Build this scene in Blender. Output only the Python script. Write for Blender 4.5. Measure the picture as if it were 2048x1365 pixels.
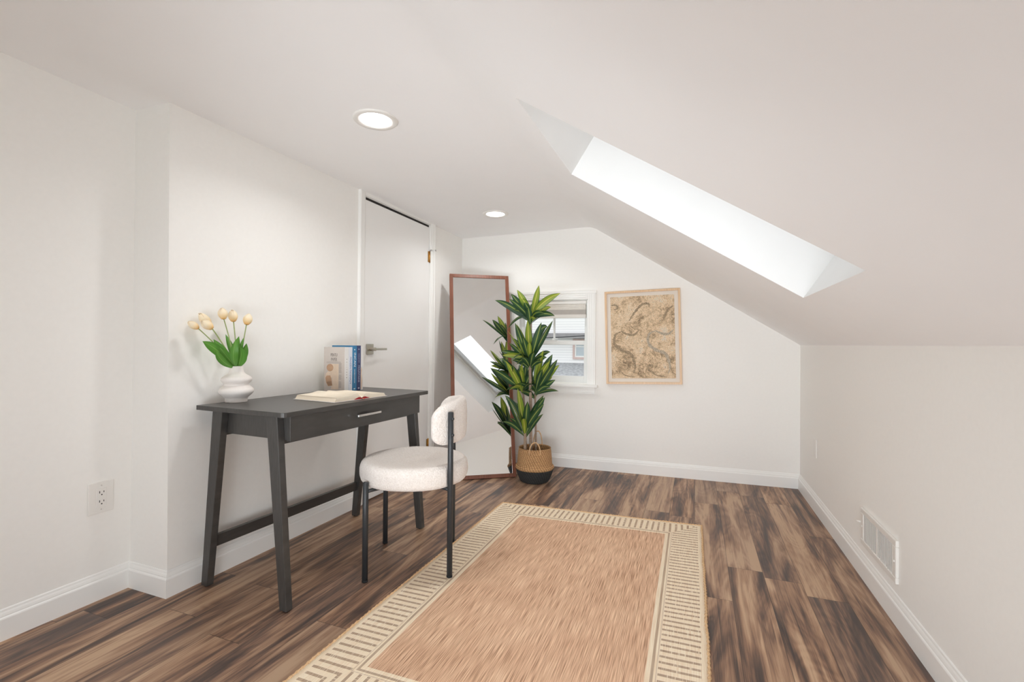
import bpy, math, random
from math import sin, cos, pi, radians, atan2, sqrt
from mathutils import Vector, Matrix, noise
for o in list(bpy.data.objects): bpy.data.objects.remove(o)
S = bpy.context.scene
COL = S.collection
# ---------------------------------------------------------------- camera
FPX = 946.08
CR = Vector((0.93227, 0.36168, 0.00808)); CU = Vector((-0.00553, -0.00808, 0.99995)); CF = Vector((-0.36172, 0.93227, 0.00553))
cam = bpy.data.cameras.new('camera'); camo = bpy.data.objects.new('camera', cam); COL.objects.link(camo)
cam.sensor_width = 36; cam.lens = FPX / 2048 * 36; cam.clip_start = .02; cam.clip_end = 200
M = Matrix((CR, CU, -CF)).transposed().to_4x4(); M.translation = (0, 0, 1.02); camo.matrix_world = M
S.camera = camo
# ---------------------------------------------------------------- sky, added fill lights
W = bpy.data.worlds.new('sky'); S.world = W; W.use_nodes = True
wn = W.node_tree.nodes; wl = W.node_tree.links; bg = wn['Background']
tc = wn.new('ShaderNodeTexCoord'); sx = wn.new('ShaderNodeSeparateXYZ'); rp = wn.new('ShaderNodeValToRGB')
wl.new(tc.outputs['Generated'], sx.inputs[0]); wl.new(sx.outputs['Z'], rp.inputs[0]); wl.new(rp.outputs[0], bg.inputs[0])
rp.color_ramp.elements[0].position = 0.0; rp.color_ramp.elements[0].color = (.97, .985, 1, 1)
rp.color_ramp.elements[1].position = .8; rp.color_ramp.elements[1].color = (.94, .97, 1, 1)
SKY = 1.65; bg.inputs[1].default_value = SKY
for loc_, dir_, w_, h_, spread_, watts in (((-.3, -.6, .25), (-.2, 2.8, .5), 1.4, .4, 90, 2.4), ((.1, -.5, .4), (-1.2, 2.0, .3), .9, .5, 90, 4.0),
                                           ((-1.2, -.5, .3), (.5, 2.6, 1.4), .7, .4, 60, 3.3), ((.2, -1.6, .6), (-.3, .8, .5), .8, .9, 180, 15.5),
                                           ((-.3, -.8, .35), (.25, 2.6, .15), 1.2, .5, 70, 5.0), ((-1.3, -1.2, .6), (1.3, 2.0, .2), .8, .8, 100, 3.0)):
    al = bpy.data.lights.new('fill_light', 'AREA'); al.shape = 'RECTANGLE'; al.size = w_; al.size_y = h_; al.energy = watts; al.spread = radians(spread_); al.color = (.90, .957, 1)  # added fill light behind the camera, not a fixture of the room
    alo = bpy.data.objects.new('fill_light', al); COL.objects.link(alo); alo.location = loc_; alo.rotation_euler = Vector(dir_).to_track_quat('-Z', 'Y').to_euler()
LAMP = 12.0      # radiance of the recessed lamps' diffusers
LAMPW = 3.8      # watts of each recessed lamp's beam
LAMPCOL = (.99, .99, .98, 1)
# ---------------------------------------------------------------- exposure
S.view_settings.view_transform = 'Standard'; S.view_settings.look = 'None'
S.view_settings.exposure = -0.06; S.view_settings.gamma = 1; S.view_settings.use_curve_mapping = False
S.cycles.max_bounces = 14; S.cycles.diffuse_bounces = 9; S.cycles.glossy_bounces = 6; S.cycles.transparent_max_bounces = 16
S.cycles.caustics_reflective = False; S.cycles.caustics_refractive = False
S.cycles.use_denoising = True; S.cycles.sample_clamp_indirect = 6
# ---------------------------------------------------------------- helpers
def ray(px, py): return CF + CR * ((px - 1024) / FPX) - CU * ((py - 682.5) / FPX)
CAM = Vector((0, 0, 1.02))
def at_depth(px, py, d): return CAM + ray(px, py) * d
def at_x(px, py, x): r = ray(px, py); return CAM + r * (x / r.x)
def at_z(px, py, z): r = ray(px, py); return CAM + r * ((z - 1.02) / r.z)

def tag(o, label=None, cat=None, group=None, kind=None):
    if label: o['label'] = label
    if cat: o['category'] = cat
    if group: o['group'] = group
    if kind: o['kind'] = kind
    return o
def empty(name, loc=(0, 0, 0), rot=(0, 0, 0), parent=None):
    o = bpy.data.objects.new(name, None); o.empty_display_size = .05; COL.objects.link(o)
    o.location = loc; o.rotation_euler = rot
    if parent: o.parent = parent
    return o

class MB:
    def __init__(s): s.v = []; s.f = []; s.uv = []; s.mi = []; s.sm = []
    def face(s, idx, uv=None, mi=0, sm=False):
        s.f.append(tuple(idx)); s.uv.append(uv or [(0, 0)] * len(idx)); s.mi.append(mi); s.sm.append(sm)
    def box(s, x0, x1, y0, y1, z0, z1, mi=0, mat=None):
        b = len(s.v)
        P = [(x, y, z) for z in (z0, z1) for y in (y0, y1) for x in (x0, x1)]
        s.v += [tuple(mat @ Vector(p)) if mat else p for p in P]
        for q in ((0, 2, 3, 1), (4, 5, 7, 6), (0, 1, 5, 4), (2, 6, 7, 3), (0, 4, 6, 2), (1, 3, 7, 5)):
            s.face([b + i for i in q], mi=mi)
        return s
    def hexa(s, P, mi=0):       # 8 points, bottom 4 ccw then top 4 ccw
        b = len(s.v); s.v += [tuple(p) for p in P]
        for q in ((3, 2, 1, 0), (4, 5, 6, 7), (0, 1, 5, 4), (1, 2, 6, 5), (2, 3, 7, 6), (3, 0, 4, 7)):
            s.face([b + i for i in q], mi=mi)
        return s
    def quad(s, a, b_, c, d, mi=0, uv=None):
        b = len(s.v); s.v += [tuple(p) for p in (a, b_, c, d)]; s.face([b, b + 1, b + 2, b + 3], mi=mi, uv=uv); return s
    def lathe(s, prof, seg=48, c=(0, 0, 0), mi=0, close=False):
        b = len(s.v); n = len(prof)
        for r, z in prof:
            for k in range(seg):
                a = 2 * pi * k / seg; s.v.append((c[0] + r * cos(a), c[1] + r * sin(a), c[2] + z))
        rng = range(n if close else n - 1)
        for i in rng:
            j = (i + 1) % n
            for k in range(seg):
                k2 = (k + 1) % seg
                s.face([b + i * seg + k, b + i * seg + k2, b + j * seg + k2, b + j * seg + k],
                       uv=[(k / seg, i / n), ((k + 1) / seg, i / n), ((k + 1) / seg, (i + 1) / n), (k / seg, (i + 1) / n)], mi=mi, sm=True)
        return s
    def disc(s, r, z, c=(0, 0), seg=48, up=True, mi=0):
        b = len(s.v)
        for k in range(seg):
            a = 2 * pi * k / seg; s.v.append((c[0] + r * cos(a), c[1] + r * sin(a), z))
        q = list(range(b, b + seg)); s.face(q if up else q[::-1], mi=mi); return s
    def tube(s, path, rad, seg=12, mi=0, cap=True, sq=1.0):
        path = [Vector(p) for p in path]; n = len(path)
        if not hasattr(rad, '__len__'): rad = [rad] * n
        b = len(s.v); prev = None; L = 0
        for i, p in enumerate(path):
            t = (path[min(i + 1, n - 1)] - path[max(i - 1, 0)]).normalized()
            if prev is None:
                ref = Vector((0, 0, 1)) if abs(t.z) < .9 else Vector((1, 0, 0)); u = t.cross(ref).normalized()
            else:
                u = (prev - t * prev.dot(t)).normalized()
            prev = u; w = t.cross(u)
            for k in range(seg):
                a = 2 * pi * k / seg; s.v.append(tuple(p + (u * cos(a) + w * sin(a) * sq) * rad[i]))
        for i in range(n - 1):
            dl = (path[i + 1] - path[i]).length
            for k in range(seg):
                k2 = (k + 1) % seg
                s.face([b + i * seg + k, b + i * seg + k2, b + (i + 1) * seg + k2, b + (i + 1) * seg + k],
                       uv=[(k / seg, L), ((k + 1) / seg, L), ((k + 1) / seg, L + dl), (k / seg, L + dl)], mi=mi, sm=True)
            L += dl
        if cap:
            s.face([b + k for k in range(seg)][::-1], mi=mi); s.face([b + (n - 1) * seg + k for k in range(seg)], mi=mi)
        return s
    def extr(s, prof, a, b_, out, mi=0, cap=True, sa=0, sb=0):
        """profile of (offset,height) swept from a to b_; out = unit vector of the offset; sa/sb mitre (shift along path per offset)"""
        a = Vector(a); b_ = Vector(b_); out = Vector(out); t = (b_ - a).normalized()
        b = len(s.v); n = len(prof)
        for (q, sh) in ((a, sa), (b_, sb)):
            for o, h in prof: s.v.append(tuple(q + out * o + Vector((0, 0, h)) + t * sh * o))
        flip = t.cross(out).z < 0
        for i in range(n - 1):
            f = [b + i, b + i + 1, b + n + i + 1, b + n + i]; s.face(f[::-1] if flip else f, mi=mi)
        if cap:
            s.face([b + i for i in range(n)], mi=mi); s.face([b + n + i for i in range(n)][::-1], mi=mi)
        return s
    def build(s, name, mats, parent=None, loc=None, rot=None, bevel=0, smooth=False, seg=2):
        me = bpy.data.meshes.new(name); me.from_pydata(s.v, [], s.f)
        mats = mats if isinstance(mats, (list, tuple)) else [mats]
        for m in mats: me.materials.append(m)
        ul = me.uv_layers.new(name='UVMap'); i = 0
        for p, uv, mi, sm in zip(me.polygons, s.uv, s.mi, s.sm):
            p.material_index = mi; p.use_smooth = sm or smooth
            for q in uv: ul.data[i].uv = q; i += 1
        me.update()
        o = bpy.data.objects.new(name, me); COL.objects.link(o)
        if parent: o.parent = parent
        if loc: o.location = loc
        if rot: o.rotation_euler = rot
        if bevel:
            md = o.modifiers.new('bevel', 'BEVEL'); md.width = bevel; md.segments = seg; md.limit_method = 'ANGLE'; md.harden_normals = False
        return o

# ---------------------------------------------------------------- materials
MAT = {}
def lin(r, g, b):
    f = lambda c: ((c / 255 + .055) / 1.055) ** 2.4 if c / 255 > .04045 else c / 255 / 12.92
    return (f(r), f(g), f(b), 1)
class NT:
    def __init__(s, name):
        s.m = bpy.data.materials.new(name); s.m.use_nodes = True; s.t = s.m.node_tree; s.n = s.t.nodes; s.l = s.t.links
        s.p = s.n['Principled BSDF']; s.out = s.n['Material Output']
    def node(s, t, **k):
        n = s.n.new('ShaderNode' + t)
        for a, b in k.items(): setattr(n, a, b)
        return n
    def link(s, a, b): s.l.new(a, b)
    def put(s, sock, v):
        if hasattr(v, 'is_linked') or hasattr(v, 'links'): s.l.new(v, sock)
        else: sock.default_value = v
    def math(s, op, a, b=0.0, c=0.0, clamp=False):
        n = s.node('Math', operation=op, use_clamp=clamp); s.put(n.inputs[0], a); s.put(n.inputs[1], b)
        if op in ('MULTIPLY_ADD', 'COMPARE', 'SMOOTH_MIN'): s.put(n.inputs[2], c)
        return n.outputs[0]
    def comb(s, x, y, z=0.0):
        n = s.node('CombineXYZ'); s.put(n.inputs[0], x); s.put(n.inputs[1], y); s.put(n.inputs[2], z); return n.outputs[0]
    def noise(s, vec, scale=1., detail=2., rough=.5, dist=0.):
        n = s.node('TexNoise'); s.put(n.inputs['Vector'], vec); n.inputs['Scale'].default_value = scale
        n.inputs['Detail'].default_value = detail; n.inputs['Roughness'].default_value = rough; n.inputs['Distortion'].default_value = dist
        return n.outputs['Fac']
    def ramp(s, fac, stops, interp='LINEAR'):
        n = s.node('ValToRGB'); s.put(n.inputs[0], fac); cr = n.color_ramp; cr.interpolation = interp
        while len(cr.elements) < len(stops): cr.elements.new(.5)
        for e, (p, c) in zip(cr.elements, stops): e.position = p; e.color = c
        return n.outputs[0]
    def mix(s, f, a, b, mode='MIX'):
        n = s.node('Mix', data_type='RGBA', blend_type=mode); s.put(n.inputs[0], f); s.put(n.inputs[6], a); s.put(n.inputs[7], b); return n.outputs[2]
    def bump(s, h, strength=.3, dist=.002):
        n = s.node('Bump'); n.inputs['Strength'].default_value = strength; n.inputs['Distance'].default_value = dist
        s.put(n.inputs['Height'], h); s.l.new(n.outputs[0], s.p.inputs['Normal'])
    def coord(s, which='Object'):
        return s.node('TexCoord').outputs[which]
    def sep(s, v):
        n = s.node('SeparateXYZ'); s.l.new(v, n.inputs[0]); return n.outputs
def plain(name, col, rough=.5, metal=0., nscale=0, namt=.04, bump=0, bdist=.001, spec=None):
    t = NT(name); t.p.inputs['Roughness'].default_value = rough; t.p.inputs['Metallic'].default_value = metal
    if spec is not None: t.p.inputs['Specular IOR Level'].default_value = spec
    if nscale:
        nz = t.noise(t.coord(), nscale, 3)
        a = tuple(max(0, c * (1 - namt)) for c in col[:3]) + (1,); b = tuple(min(1, c * (1 + namt)) for c in col[:3]) + (1,)
        t.put(t.p.inputs['Base Color'], t.ramp(nz, [(.3, a), (.7, b)]))
        if bump: t.bump(nz, bump, bdist)
    else: t.p.inputs['Base Color'].default_value = col
    return t.m

WALL = plain('wall_paint', lin(246, 245, 242), .75, nscale=60, namt=.008, bump=.08, bdist=.0006)
CEIL = plain('ceiling_paint', lin(251, 251, 252), .8, nscale=5, namt=.012, bump=.05)
TRIM = plain('trim_paint', lin(246, 246, 244), .35, nscale=4, namt=.01)
DOORP = plain('door_paint', lin(246, 246, 245), .4, nscale=3, namt=.01)
VINYL = plain('window_vinyl', lin(235, 236, 234), .35, nscale=4, namt=.01)
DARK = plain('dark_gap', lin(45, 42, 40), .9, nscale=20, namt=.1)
PLAST = plain('white_plastic', lin(238, 236, 232), .3, nscale=3, namt=.008)
SLOT = plain('socket_slot', lin(40, 36, 34), .6, nscale=30, namt=.1)
NICK = plain('satin_nickel', lin(190, 184, 174), .32, 1., nscale=40, namt=.03)
BRASS = plain('brass', lin(190, 140, 70), .35, 1., nscale=60, namt=.1)
CHROME = plain('chrome', lin(205, 205, 205), .16, 1., nscale=30, namt=.02)
BLKMET = plain('black_powder_coat', lin(46, 49, 52), .42, 0., nscale=200, namt=.08, bump=.05)
CERAM = plain('matte_ceramic', lin(236, 230, 225), .62, nscale=120, namt=.015, bump=.08)
RUBBER = plain('rubber', lin(25, 25, 25), .8, nscale=40, namt=.1)

def m_floor():
    t = NT('walnut_planks'); x, y, z = t.sep(t.coord())[:3]
    rx = t.math('DIVIDE', t.math('SUBTRACT', x, .573), .143); row = t.math('FLOOR', rx); fx = t.math('FRACT', rx)
    wn_ = t.node('TexWhiteNoise', noise_dimensions='1D'); t.put(wn_.inputs['W'], row)
    ry = t.math('DIVIDE', t.math('ADD', y, t.math('MULTIPLY', wn_.outputs['Value'], 1.22)), 1.22); yi = t.math('FLOOR', ry); fy = t.math('FRACT', ry)
    w2 = t.node('TexWhiteNoise', noise_dimensions='2D'); t.put(w2.inputs['Vector'], t.comb(row, yi))
    c = t.sep(w2.outputs['Color'])
    ox = t.math('MULTIPLY', c[0], 37.); oy = t.math('MULTIPLY', c[1], 53.)
    big = t.noise(t.comb(t.math('ADD', t.math('MULTIPLY', x, 9.), ox), t.math('ADD', t.math('MULTIPLY', y, 1.15), oy), t.math('MULTIPLY', c[2], 9.)), 1., 4, .55, 1.1)
    med = t.noise(t.comb(t.math('ADD', t.math('MULTIPLY', x, 42.), oy), t.math('ADD', t.math('MULTIPLY', y, 1.5), ox), 0.), 1., 5, .6, .7)
    fine = t.noise(t.comb(t.math('MULTIPLY', x, 330.), t.math('ADD', t.math('MULTIPLY', y, 4.), ox), 0.), 1., 3, .6, .2)
    # figure: wavy cathedral rings
    ring = t.math('SINE', t.math('MULTIPLY', t.noise(t.comb(t.math('ADD', t.math('MULTIPLY', x, 7.), oy), t.math('ADD', t.math('MULTIPLY', y, 1.4), ox), 3.), 1., 2, .4, .5), 90.))
    f = t.math('ADD', t.math('MULTIPLY', big, 1.75), t.math('MULTIPLY', med, 1.05))
    f = t.math('ADD', f, t.math('MULTIPLY', fine, .42)); f = t.math('ADD', f, t.math('MULTIPLY', ring, .035))
    f = t.math('ADD', f, t.math('MULTIPLY', c[0], .24)); f = t.math('SUBTRACT', f, 1.175)
    col = t.ramp(f, [(.12, lin(60, 48, 45)), (.30, lin(88, 68, 58)), (.46, lin(130, 98, 78)), (.62, lin(170, 133, 105)), (.86, lin(206, 172, 140))])
    cool = t.mix(t.math('MULTIPLY', c[2], .30), col, lin(104, 94, 90))
    ex = t.math('MINIMUM', fx, t.math('SUBTRACT', 1., fx)); ey = t.math('MULTIPLY', t.math('MINIMUM', fy, t.math('SUBTRACT', 1., fy)), 8.5)
    e = t.math('MINIMUM', ex, ey); seam = t.math('LESS_THAN', e, .008)
    t.put(t.p.inputs['Base Color'], t.mix(t.math('MULTIPLY', seam, .65), cool, lin(38, 30, 27)))
    t.put(t.p.inputs['Roughness'], t.math('ADD', .34, t.math('MULTIPLY', med, .22)))
    hgt = t.math('SUBTRACT', t.math('MULTIPLY', fine, .5), t.math('MULTIPLY', t.math('LESS_THAN', e, .012), 1.)); t.bump(hgt, .35, .0008)
    return t.m
FLOORM = m_floor()

RW, RL = 1.175, 1.78
def m_rug():
    t = NT('woven_jute_look'); u, v, _ = t.sep(t.coord('UV'))[:3]
    u = t.math('MULTIPLY', u, RW); v = t.math('MULTIPLY', v, RL)
    du = t.math('MINIMUM', u, t.math('SUBTRACT', RW, u)); dv = t.math('MINIMUM', v, t.math('SUBTRACT', RL, v)); d = t.math('MINIMUM', du, dv)
    side = t.math('LESS_THAN', du, dv)
    along = t.math('ADD', t.math('MULTIPLY', side, v), t.math('MULTIPLY', t.math('SUBTRACT', 1., side), u))
    st = t.math('FRACT', t.math('DIVIDE', along, .0305))
    stripe = t.math('LESS_THAN', st, .35)
    inz = t.math('MULTIPLY', t.math('GREATER_THAN', d, .022), t.math('LESS_THAN', d, .148))
    dash = t.math('GREATER_THAN', t.noise(t.comb(t.math('MULTIPLY', d, 190.), t.math('MULTIPLY', t.math('FLOOR', t.math('DIVIDE', along, .0305)), 7.3), 0.), 1., 2, .6), .40)
    stripe = t.math('MULTIPLY', t.math('MULTIPLY', stripe, inz), t.math('ADD', .22, t.math('MULTIPLY', dash, .55)))
    weave = t.math('MULTIPLY', t.math('SINE', t.math('MULTIPLY', u, 2 * pi / .0042)), t.math('SINE', t.math('MULTIPLY', v, 2 * pi / .0042)))
    n1 = t.noise(t.comb(t.math('MULTIPLY', u, 430.), t.math('MULTIPLY', v, 9.), 0.), 1., 2, .5)
    n2 = t.noise(t.comb(t.math('MULTIPLY', u, 90.), t.math('MULTIPLY', v, 4.), 4.), 1., 2, .5)
    n3 = t.noise(t.comb(t.math('MULTIPLY', u, 5.), t.math('MULTIPLY', v, 3.), 4.), 1., 2, .5)
    fm = t.math('ADD', t.math('ADD', t.math('MULTIPLY', n1, 1.2), t.math('MULTIPLY', n2, .22)), t.math('MULTIPLY', n3, .2))
    fm = t.math('SUBTRACT', t.math('ADD', fm, t.math('MULTIPLY', weave, .13)), .36)
    field = t.ramp(fm, [(.18, lin(158, 120, 96)), (.35, lin(208, 166, 136)), (.50, lin(232, 192, 160)), (.74, lin(254, 226, 194))])
    cream = t.ramp(t.math('ADD', n1, t.math('MULTIPLY', weave, .12)), [(.3, lin(240, 216, 186)), (.65, lin(255, 242, 218))])
    brown = t.ramp(n1, [(.3, lin(144, 116, 96)), (.7, lin(190, 158, 130))])
    border = t.mix(stripe, cream, brown)
    l2 = t.math('MULTIPLY', t.math('GREATER_THAN', d, .160), t.math('LESS_THAN', d, .169))
    border = t.mix(t.math('MULTIPLY', l2, .7), border, brown)
    l3 = t.math('MULTIPLY', t.math('GREATER_THAN', d, .150), t.math('LESS_THAN', d, .1535))
    border = t.mix(t.math('MULTIPLY', l3, .35), border, brown)
    t.put(t.p.inputs['Base Color'], t.mix(t.math('GREATER_THAN', d, .184), border, field))
    t.p.inputs['Roughness'].default_value = .9; t.p.inputs['Specular IOR Level'].default_value = .15
    t.bump(t.math('ADD', t.math('MULTIPLY', weave, .5), n1), .5, .0015)
    return t.m
RUG = m_rug()
def m_cord():
    t = NT('jute_cord'); n = t.noise(t.coord(), 260, 3, .6)
    t.put(t.p.inputs['Base Color'], t.ramp(n, [(.3, lin(196, 154, 112)), (.7, lin(238, 204, 160))])); t.p.inputs['Roughness'].default_value = .9
    t.bump(n, .8, .002); return t.m
CORD = m_cord()
def m_desk(name, c):
    t = NT(name); v = t.coord(); x, y, z = t.sep(v)[:3]
    n = t.noise(t.comb(t.math('MULTIPLY', x, 180.), t.math('MULTIPLY', y, 5.), t.math('MULTIPLY', z, 20.)), 1., 3, .6)
    a = tuple(q * .8 for q in c[:3]) + (1,); b = tuple(q * 1.2 for q in c[:3]) + (1,)
    t.put(t.p.inputs['Base Color'], t.ramp(n, [(.3, a), (.7, b)])); t.p.inputs['Roughness'].default_value = .34
    t.bump(n, .12, .0006); return t.m
DESK = m_desk('black_stained_wood', lin(66, 64, 62))
def m_wood(name, a, b, axis='z', sc=(160, 6), rough=.4):
    t = NT(name); v = t.sep(t.coord()); k = 'xyz'.index(axis); L = v[k]; o1 = v[(k + 1) % 3]; o2 = v[(k + 2) % 3]
    n = t.noise(t.comb(t.math('MULTIPLY', t.math('ADD', o1, o2), sc[0]), t.math('MULTIPLY', L, sc[1]), 0.), 1., 4, .6, .6)
    t.put(t.p.inputs['Base Color'], t.ramp(n, [(.3, a), (.7, b)])); t.p.inputs['Roughness'].default_value = rough; return t.m
WALNUT = m_wood('mirror_walnut', lin(96, 54, 38), lin(142, 86, 62))
MAPLE = m_wood('pale_maple', lin(216, 178, 138), lin(238, 206, 168))
def m_boucle():
    t = NT('cream_boucle'); v = t.coord(); n1 = t.noise(v, 170, 3, .6, .6); vo = t.node('TexVoronoi'); t.put(vo.inputs['Vector'], v); vo.inputs['Scale'].default_value = 150
    h = t.math('ADD', t.math('MULTIPLY', n1, 1.2), t.math('SUBTRACT', 1., vo.outputs['Distance']))
    t.put(t.p.inputs['Base Color'], t.ramp(h, [(.9, lin(214, 202, 192)), (1.35, lin(243, 236, 228))])) if False else t.put(t.p.inputs['Base Color'], t.ramp(n1, [(.3, lin(224, 215, 207)), (.6, lin(240, 233, 227))]))
    t.p.inputs['Roughness'].default_value = .95; t.p.inputs['Specular IOR Level'].default_value = .1
    t.p.inputs['Sheen Weight'].default_value = .3; t.p.inputs['Sheen Roughness'].default_value = .5
    t.bump(h, .65, .003); return t.m
BOUCLE = m_boucle()
def m_mirror():
    t = NT('mirror_glass'); t.p.inputs['Metallic'].default_value = 1; t.p.inputs['Roughness'].default_value = .004
    n = t.noise(t.coord(), 3, 1); t.put(t.p.inputs['Base Color'], t.ramp(n, [(0, (.80, .80, .79, 1)), (1, (.83, .83, .82, 1))])); return t.m
MIRR = m_mirror()
def m_glass(name, tint=(.985, .985, .985, 1), refl=.08):
    t = NT(name); t.n.remove(t.p); tr = t.node('BsdfTransparent'); tr.inputs[0].default_value = tint
    gl = t.node('BsdfGlossy'); gl.inputs['Roughness'].default_value = .01; mx = t.node('MixShader'); lw = t.node('LayerWeight'); lw.inputs['Blend'].default_value = .12
    f = t.math('MULTIPLY', lw.outputs['Fresnel'], refl * 8, clamp=True)
    t.link(f, mx.inputs[0]); t.link(tr.outputs[0], mx.inputs[1]); t.link(gl.outputs[0], mx.inputs[2]); t.link(mx.outputs[0], t.out.inputs[0]); return t.m
GLASS = m_glass('window_glass')
def m_emit(name, col, st):
    t = NT(name); t.n.remove(t.p); e = t.node('Emission'); e.inputs[0].default_value = col; e.inputs[1].default_value = st; t.link(e.outputs[0], t.out.inputs[0]); return t.m
LAMPM = m_emit('lamp_diffuser', LAMPCOL, LAMP)
def m_leaf(name, edge, midc, stripe, w0, w1):
    t = NT(name); u, v, _ = t.sep(t.coord('UV'))[:3]
    a = t.math('ABSOLUTE', t.math('SUBTRACT', t.math('MULTIPLY', u, 2.), 1.))
    nz = t.noise(t.comb(t.math('MULTIPLY', u, 30.), t.math('MULTIPLY', v, 2.), 0.), 1., 3, .6)
    a = t.math('ADD', a, t.math('MULTIPLY', t.math('SUBTRACT', nz, .5), .25))
    c = t.ramp(a, [(w0, stripe), (w0 + .08, midc), (w1, midc), (min(1, w1 + .15), edge)])
    t.put(t.p.inputs['Base Color'], c); t.p.inputs['Roughness'].default_value = .42
    tl = t.node('BsdfTranslucent'); t.put(tl.inputs[0], c); mx = t.node('MixShader'); mx.inputs[0].default_value = .25
    t.link(t.p.outputs[0], mx.inputs[1]); t.link(tl.outputs[0], mx.inputs[2]); t.link(mx.outputs[0], t.out.inputs[0]); return t.m
LEAFD = m_leaf('leaf_dark', lin(44, 78, 54), lin(66, 104, 62), lin(178, 190, 104), .07, .45)
LEAFL = m_leaf('leaf_lime', lin(70, 110, 54), lin(150, 172, 62), lin(218, 216, 110), .10, .76)
TULL = m_leaf('tulip_leaf', lin(92, 150, 58), lin(100, 158, 64), lin(134, 182, 92), .03, .5)
STEM = plain('tulip_stem', lin(160, 174, 116), .5, nscale=20, namt=.1)
def m_tulip():
    t = NT('tulip_petal'); u, v, _ = t.sep(t.coord('UV'))[:3]; n = t.noise(t.comb(t.math('MULTIPLY', u, 40.), t.math('MULTIPLY', v, 3.), 0.), 1., 3, .6)
    t.put(t.p.inputs['Base Color'], t.ramp(t.math('ADD', v, t.math('MULTIPLY', t.math('SUBTRACT', n, .5), .3)), [(.03, lin(250, 196, 118)), (.25, lin(250, 220, 170)), (.6, lin(248, 232, 202))])); t.p.inputs['Roughness'].default_value = .6
    t.p.inputs['Subsurface Weight'].default_value = .15; t.p.inputs['Subsurface Radius'].default_value = (.01, .006, .003); return t.m
PETAL = m_tulip()
def m_cane():
    t = NT('ringed_cane'); u, v, _ = t.sep(t.coord('UV'))[:3]; r = t.math('FRACT', t.math('MULTIPLY', v, 110.)); n = t.noise(t.coord(), 90, 3)
    t.put(t.p.inputs['Base Color'], t.ramp(t.math('ADD', t.math('MULTIPLY', r, .7), t.math('MULTIPLY', n, .4)), [(.2, lin(112, 92, 78)), (.5, lin(158, 136, 116)), (.9, lin(196, 176, 156))])); t.p.inputs['Roughness'].default_value = .8
    t.bump(r, .6, .002); return t.m
CANE = m_cane()
def m_basket(name, a, b):
    t = NT(name); x, y, z = t.sep(t.coord())[:3]; ang = t.math('ARCTAN2', y, x)
    row = t.math('DIVIDE', z, .0105); fr = t.math('FRACT', row); ri = t.math('FLOOR', row)
    s = t.math('SINE', t.math('ADD', t.math('MULTIPLY', ang, 44.), t.math('MULTIPLY', ri, 1.9)))
    h = t.math('ADD', t.math('MULTIPLY', t.math('SINE', t.math('MULTIPLY', fr, pi)), .7), t.math('MULTIPLY', s, .3)); n = t.noise(t.coord(), 110, 3, .7)
    t.put(t.p.inputs['Base Color'], t.ramp(t.math('ADD', t.math('MULTIPLY', h, .5), t.math('MULTIPLY', n, .6)), [(.25, a), (.75, b)])); t.p.inputs['Roughness'].default_value = .85
    t.bump(t.math('ADD', h, t.math('MULTIPLY', n, .6)), .9, .004); return t.m
SEAG = m_basket('seagrass_natural', lin(138, 98, 62), lin(222, 178, 128))
SEAB = m_basket('seagrass_black', lin(28, 30, 31), lin(62, 64, 64))
def m_art():
    t = NT('faded_paisley_print'); v = t.coord('Object'); x, y, z = t.sep(v)[:3]
    wv = t.node('TexNoise'); t.put(wv.inputs['Vector'], v); wv.inputs['Scale'].default_value = 9; wv.inputs['Detail'].default_value = 3
    add = t.node('VectorMath', operation='MULTIPLY_ADD'); t.link(wv.outputs['Color'], add.inputs[0]); add.inputs[1].default_value = (.09, .09, .09); t.link(v, add.inputs[2])
    vo = t.node('TexVoronoi', feature='DISTANCE_TO_EDGE'); t.link(add.outputs[0], vo.inputs['Vector']); vo.inputs['Scale'].default_value = 62
    vo2 = t.node('TexVoronoi'); t.link(add.outputs[0], vo2.inputs['Vector']); vo2.inputs['Scale'].default_value = 62
    n = t.noise(add.outputs[0], 60, 5, .75, 1.2); nb = t.noise(v, 9, 3, .6, .8)
    nbs = t.math('MULTIPLY', t.math('SUBTRACT', nb, .5), .9)
    base = t.ramp(t.math('ADD', n, nbs), [(.26, lin(136, 116, 92)), (.40, lin(188, 162, 130)), (.48, lin(224, 196, 160)), (.62, lin(236, 212, 180)), (.8, lin(214, 214, 202))])
    base = t.mix(t.math('MULTIPLY', t.math('LESS_THAN', vo.outputs['Distance'], .08), .2), base, lin(110, 96, 80))
    dots = t.math('LESS_THAN', vo2.outputs['Distance'], .2); vc = t.sep(vo2.outputs['Color'])
    base = t.mix(t.math('MULTIPLY', dots, .6), base, t.ramp(vc[0], [(0, lin(70, 64, 58)), (.4, lin(140, 120, 96)), (.6, lin(186, 130, 110)), (.85, lin(132, 140, 128))], 'CONSTANT'))
    t.put(t.p.inputs['Base Color'], base); t.p.inputs['Roughness'].default_value = .7; return t.m
ART = m_art()
ARTD = plain('print_dark_plume', lin(158, 138, 112), .7, nscale=130, namt=.5)
ARTG = plain('print_grey_plume', lin(178, 164, 144), .7, nscale=130, namt=.4)
MATB = plain('mat_board', lin(232, 224, 214), .8, nscale=10, namt=.01)

# ================================================================ SETTING
Y0 = -2.4
fl = MB().box(-3.0, .9, Y0 - .1, 4.1, -.12, 0).build('floor', FLOORM); tag(fl, kind='structure')
XR, XA, XD, YS = .70, -2.19, -1.957, 1.268
P0 = Vector((-1.955, 3.79, 0)); P1 = Vector((.70, 3.90, 0)); BANG = atan2(.11, 2.655); BL = (P1 - P0).length
wt = .12
DY0, DY1, DZ = 2.452, 3.232, 1.946      # door opening
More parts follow.
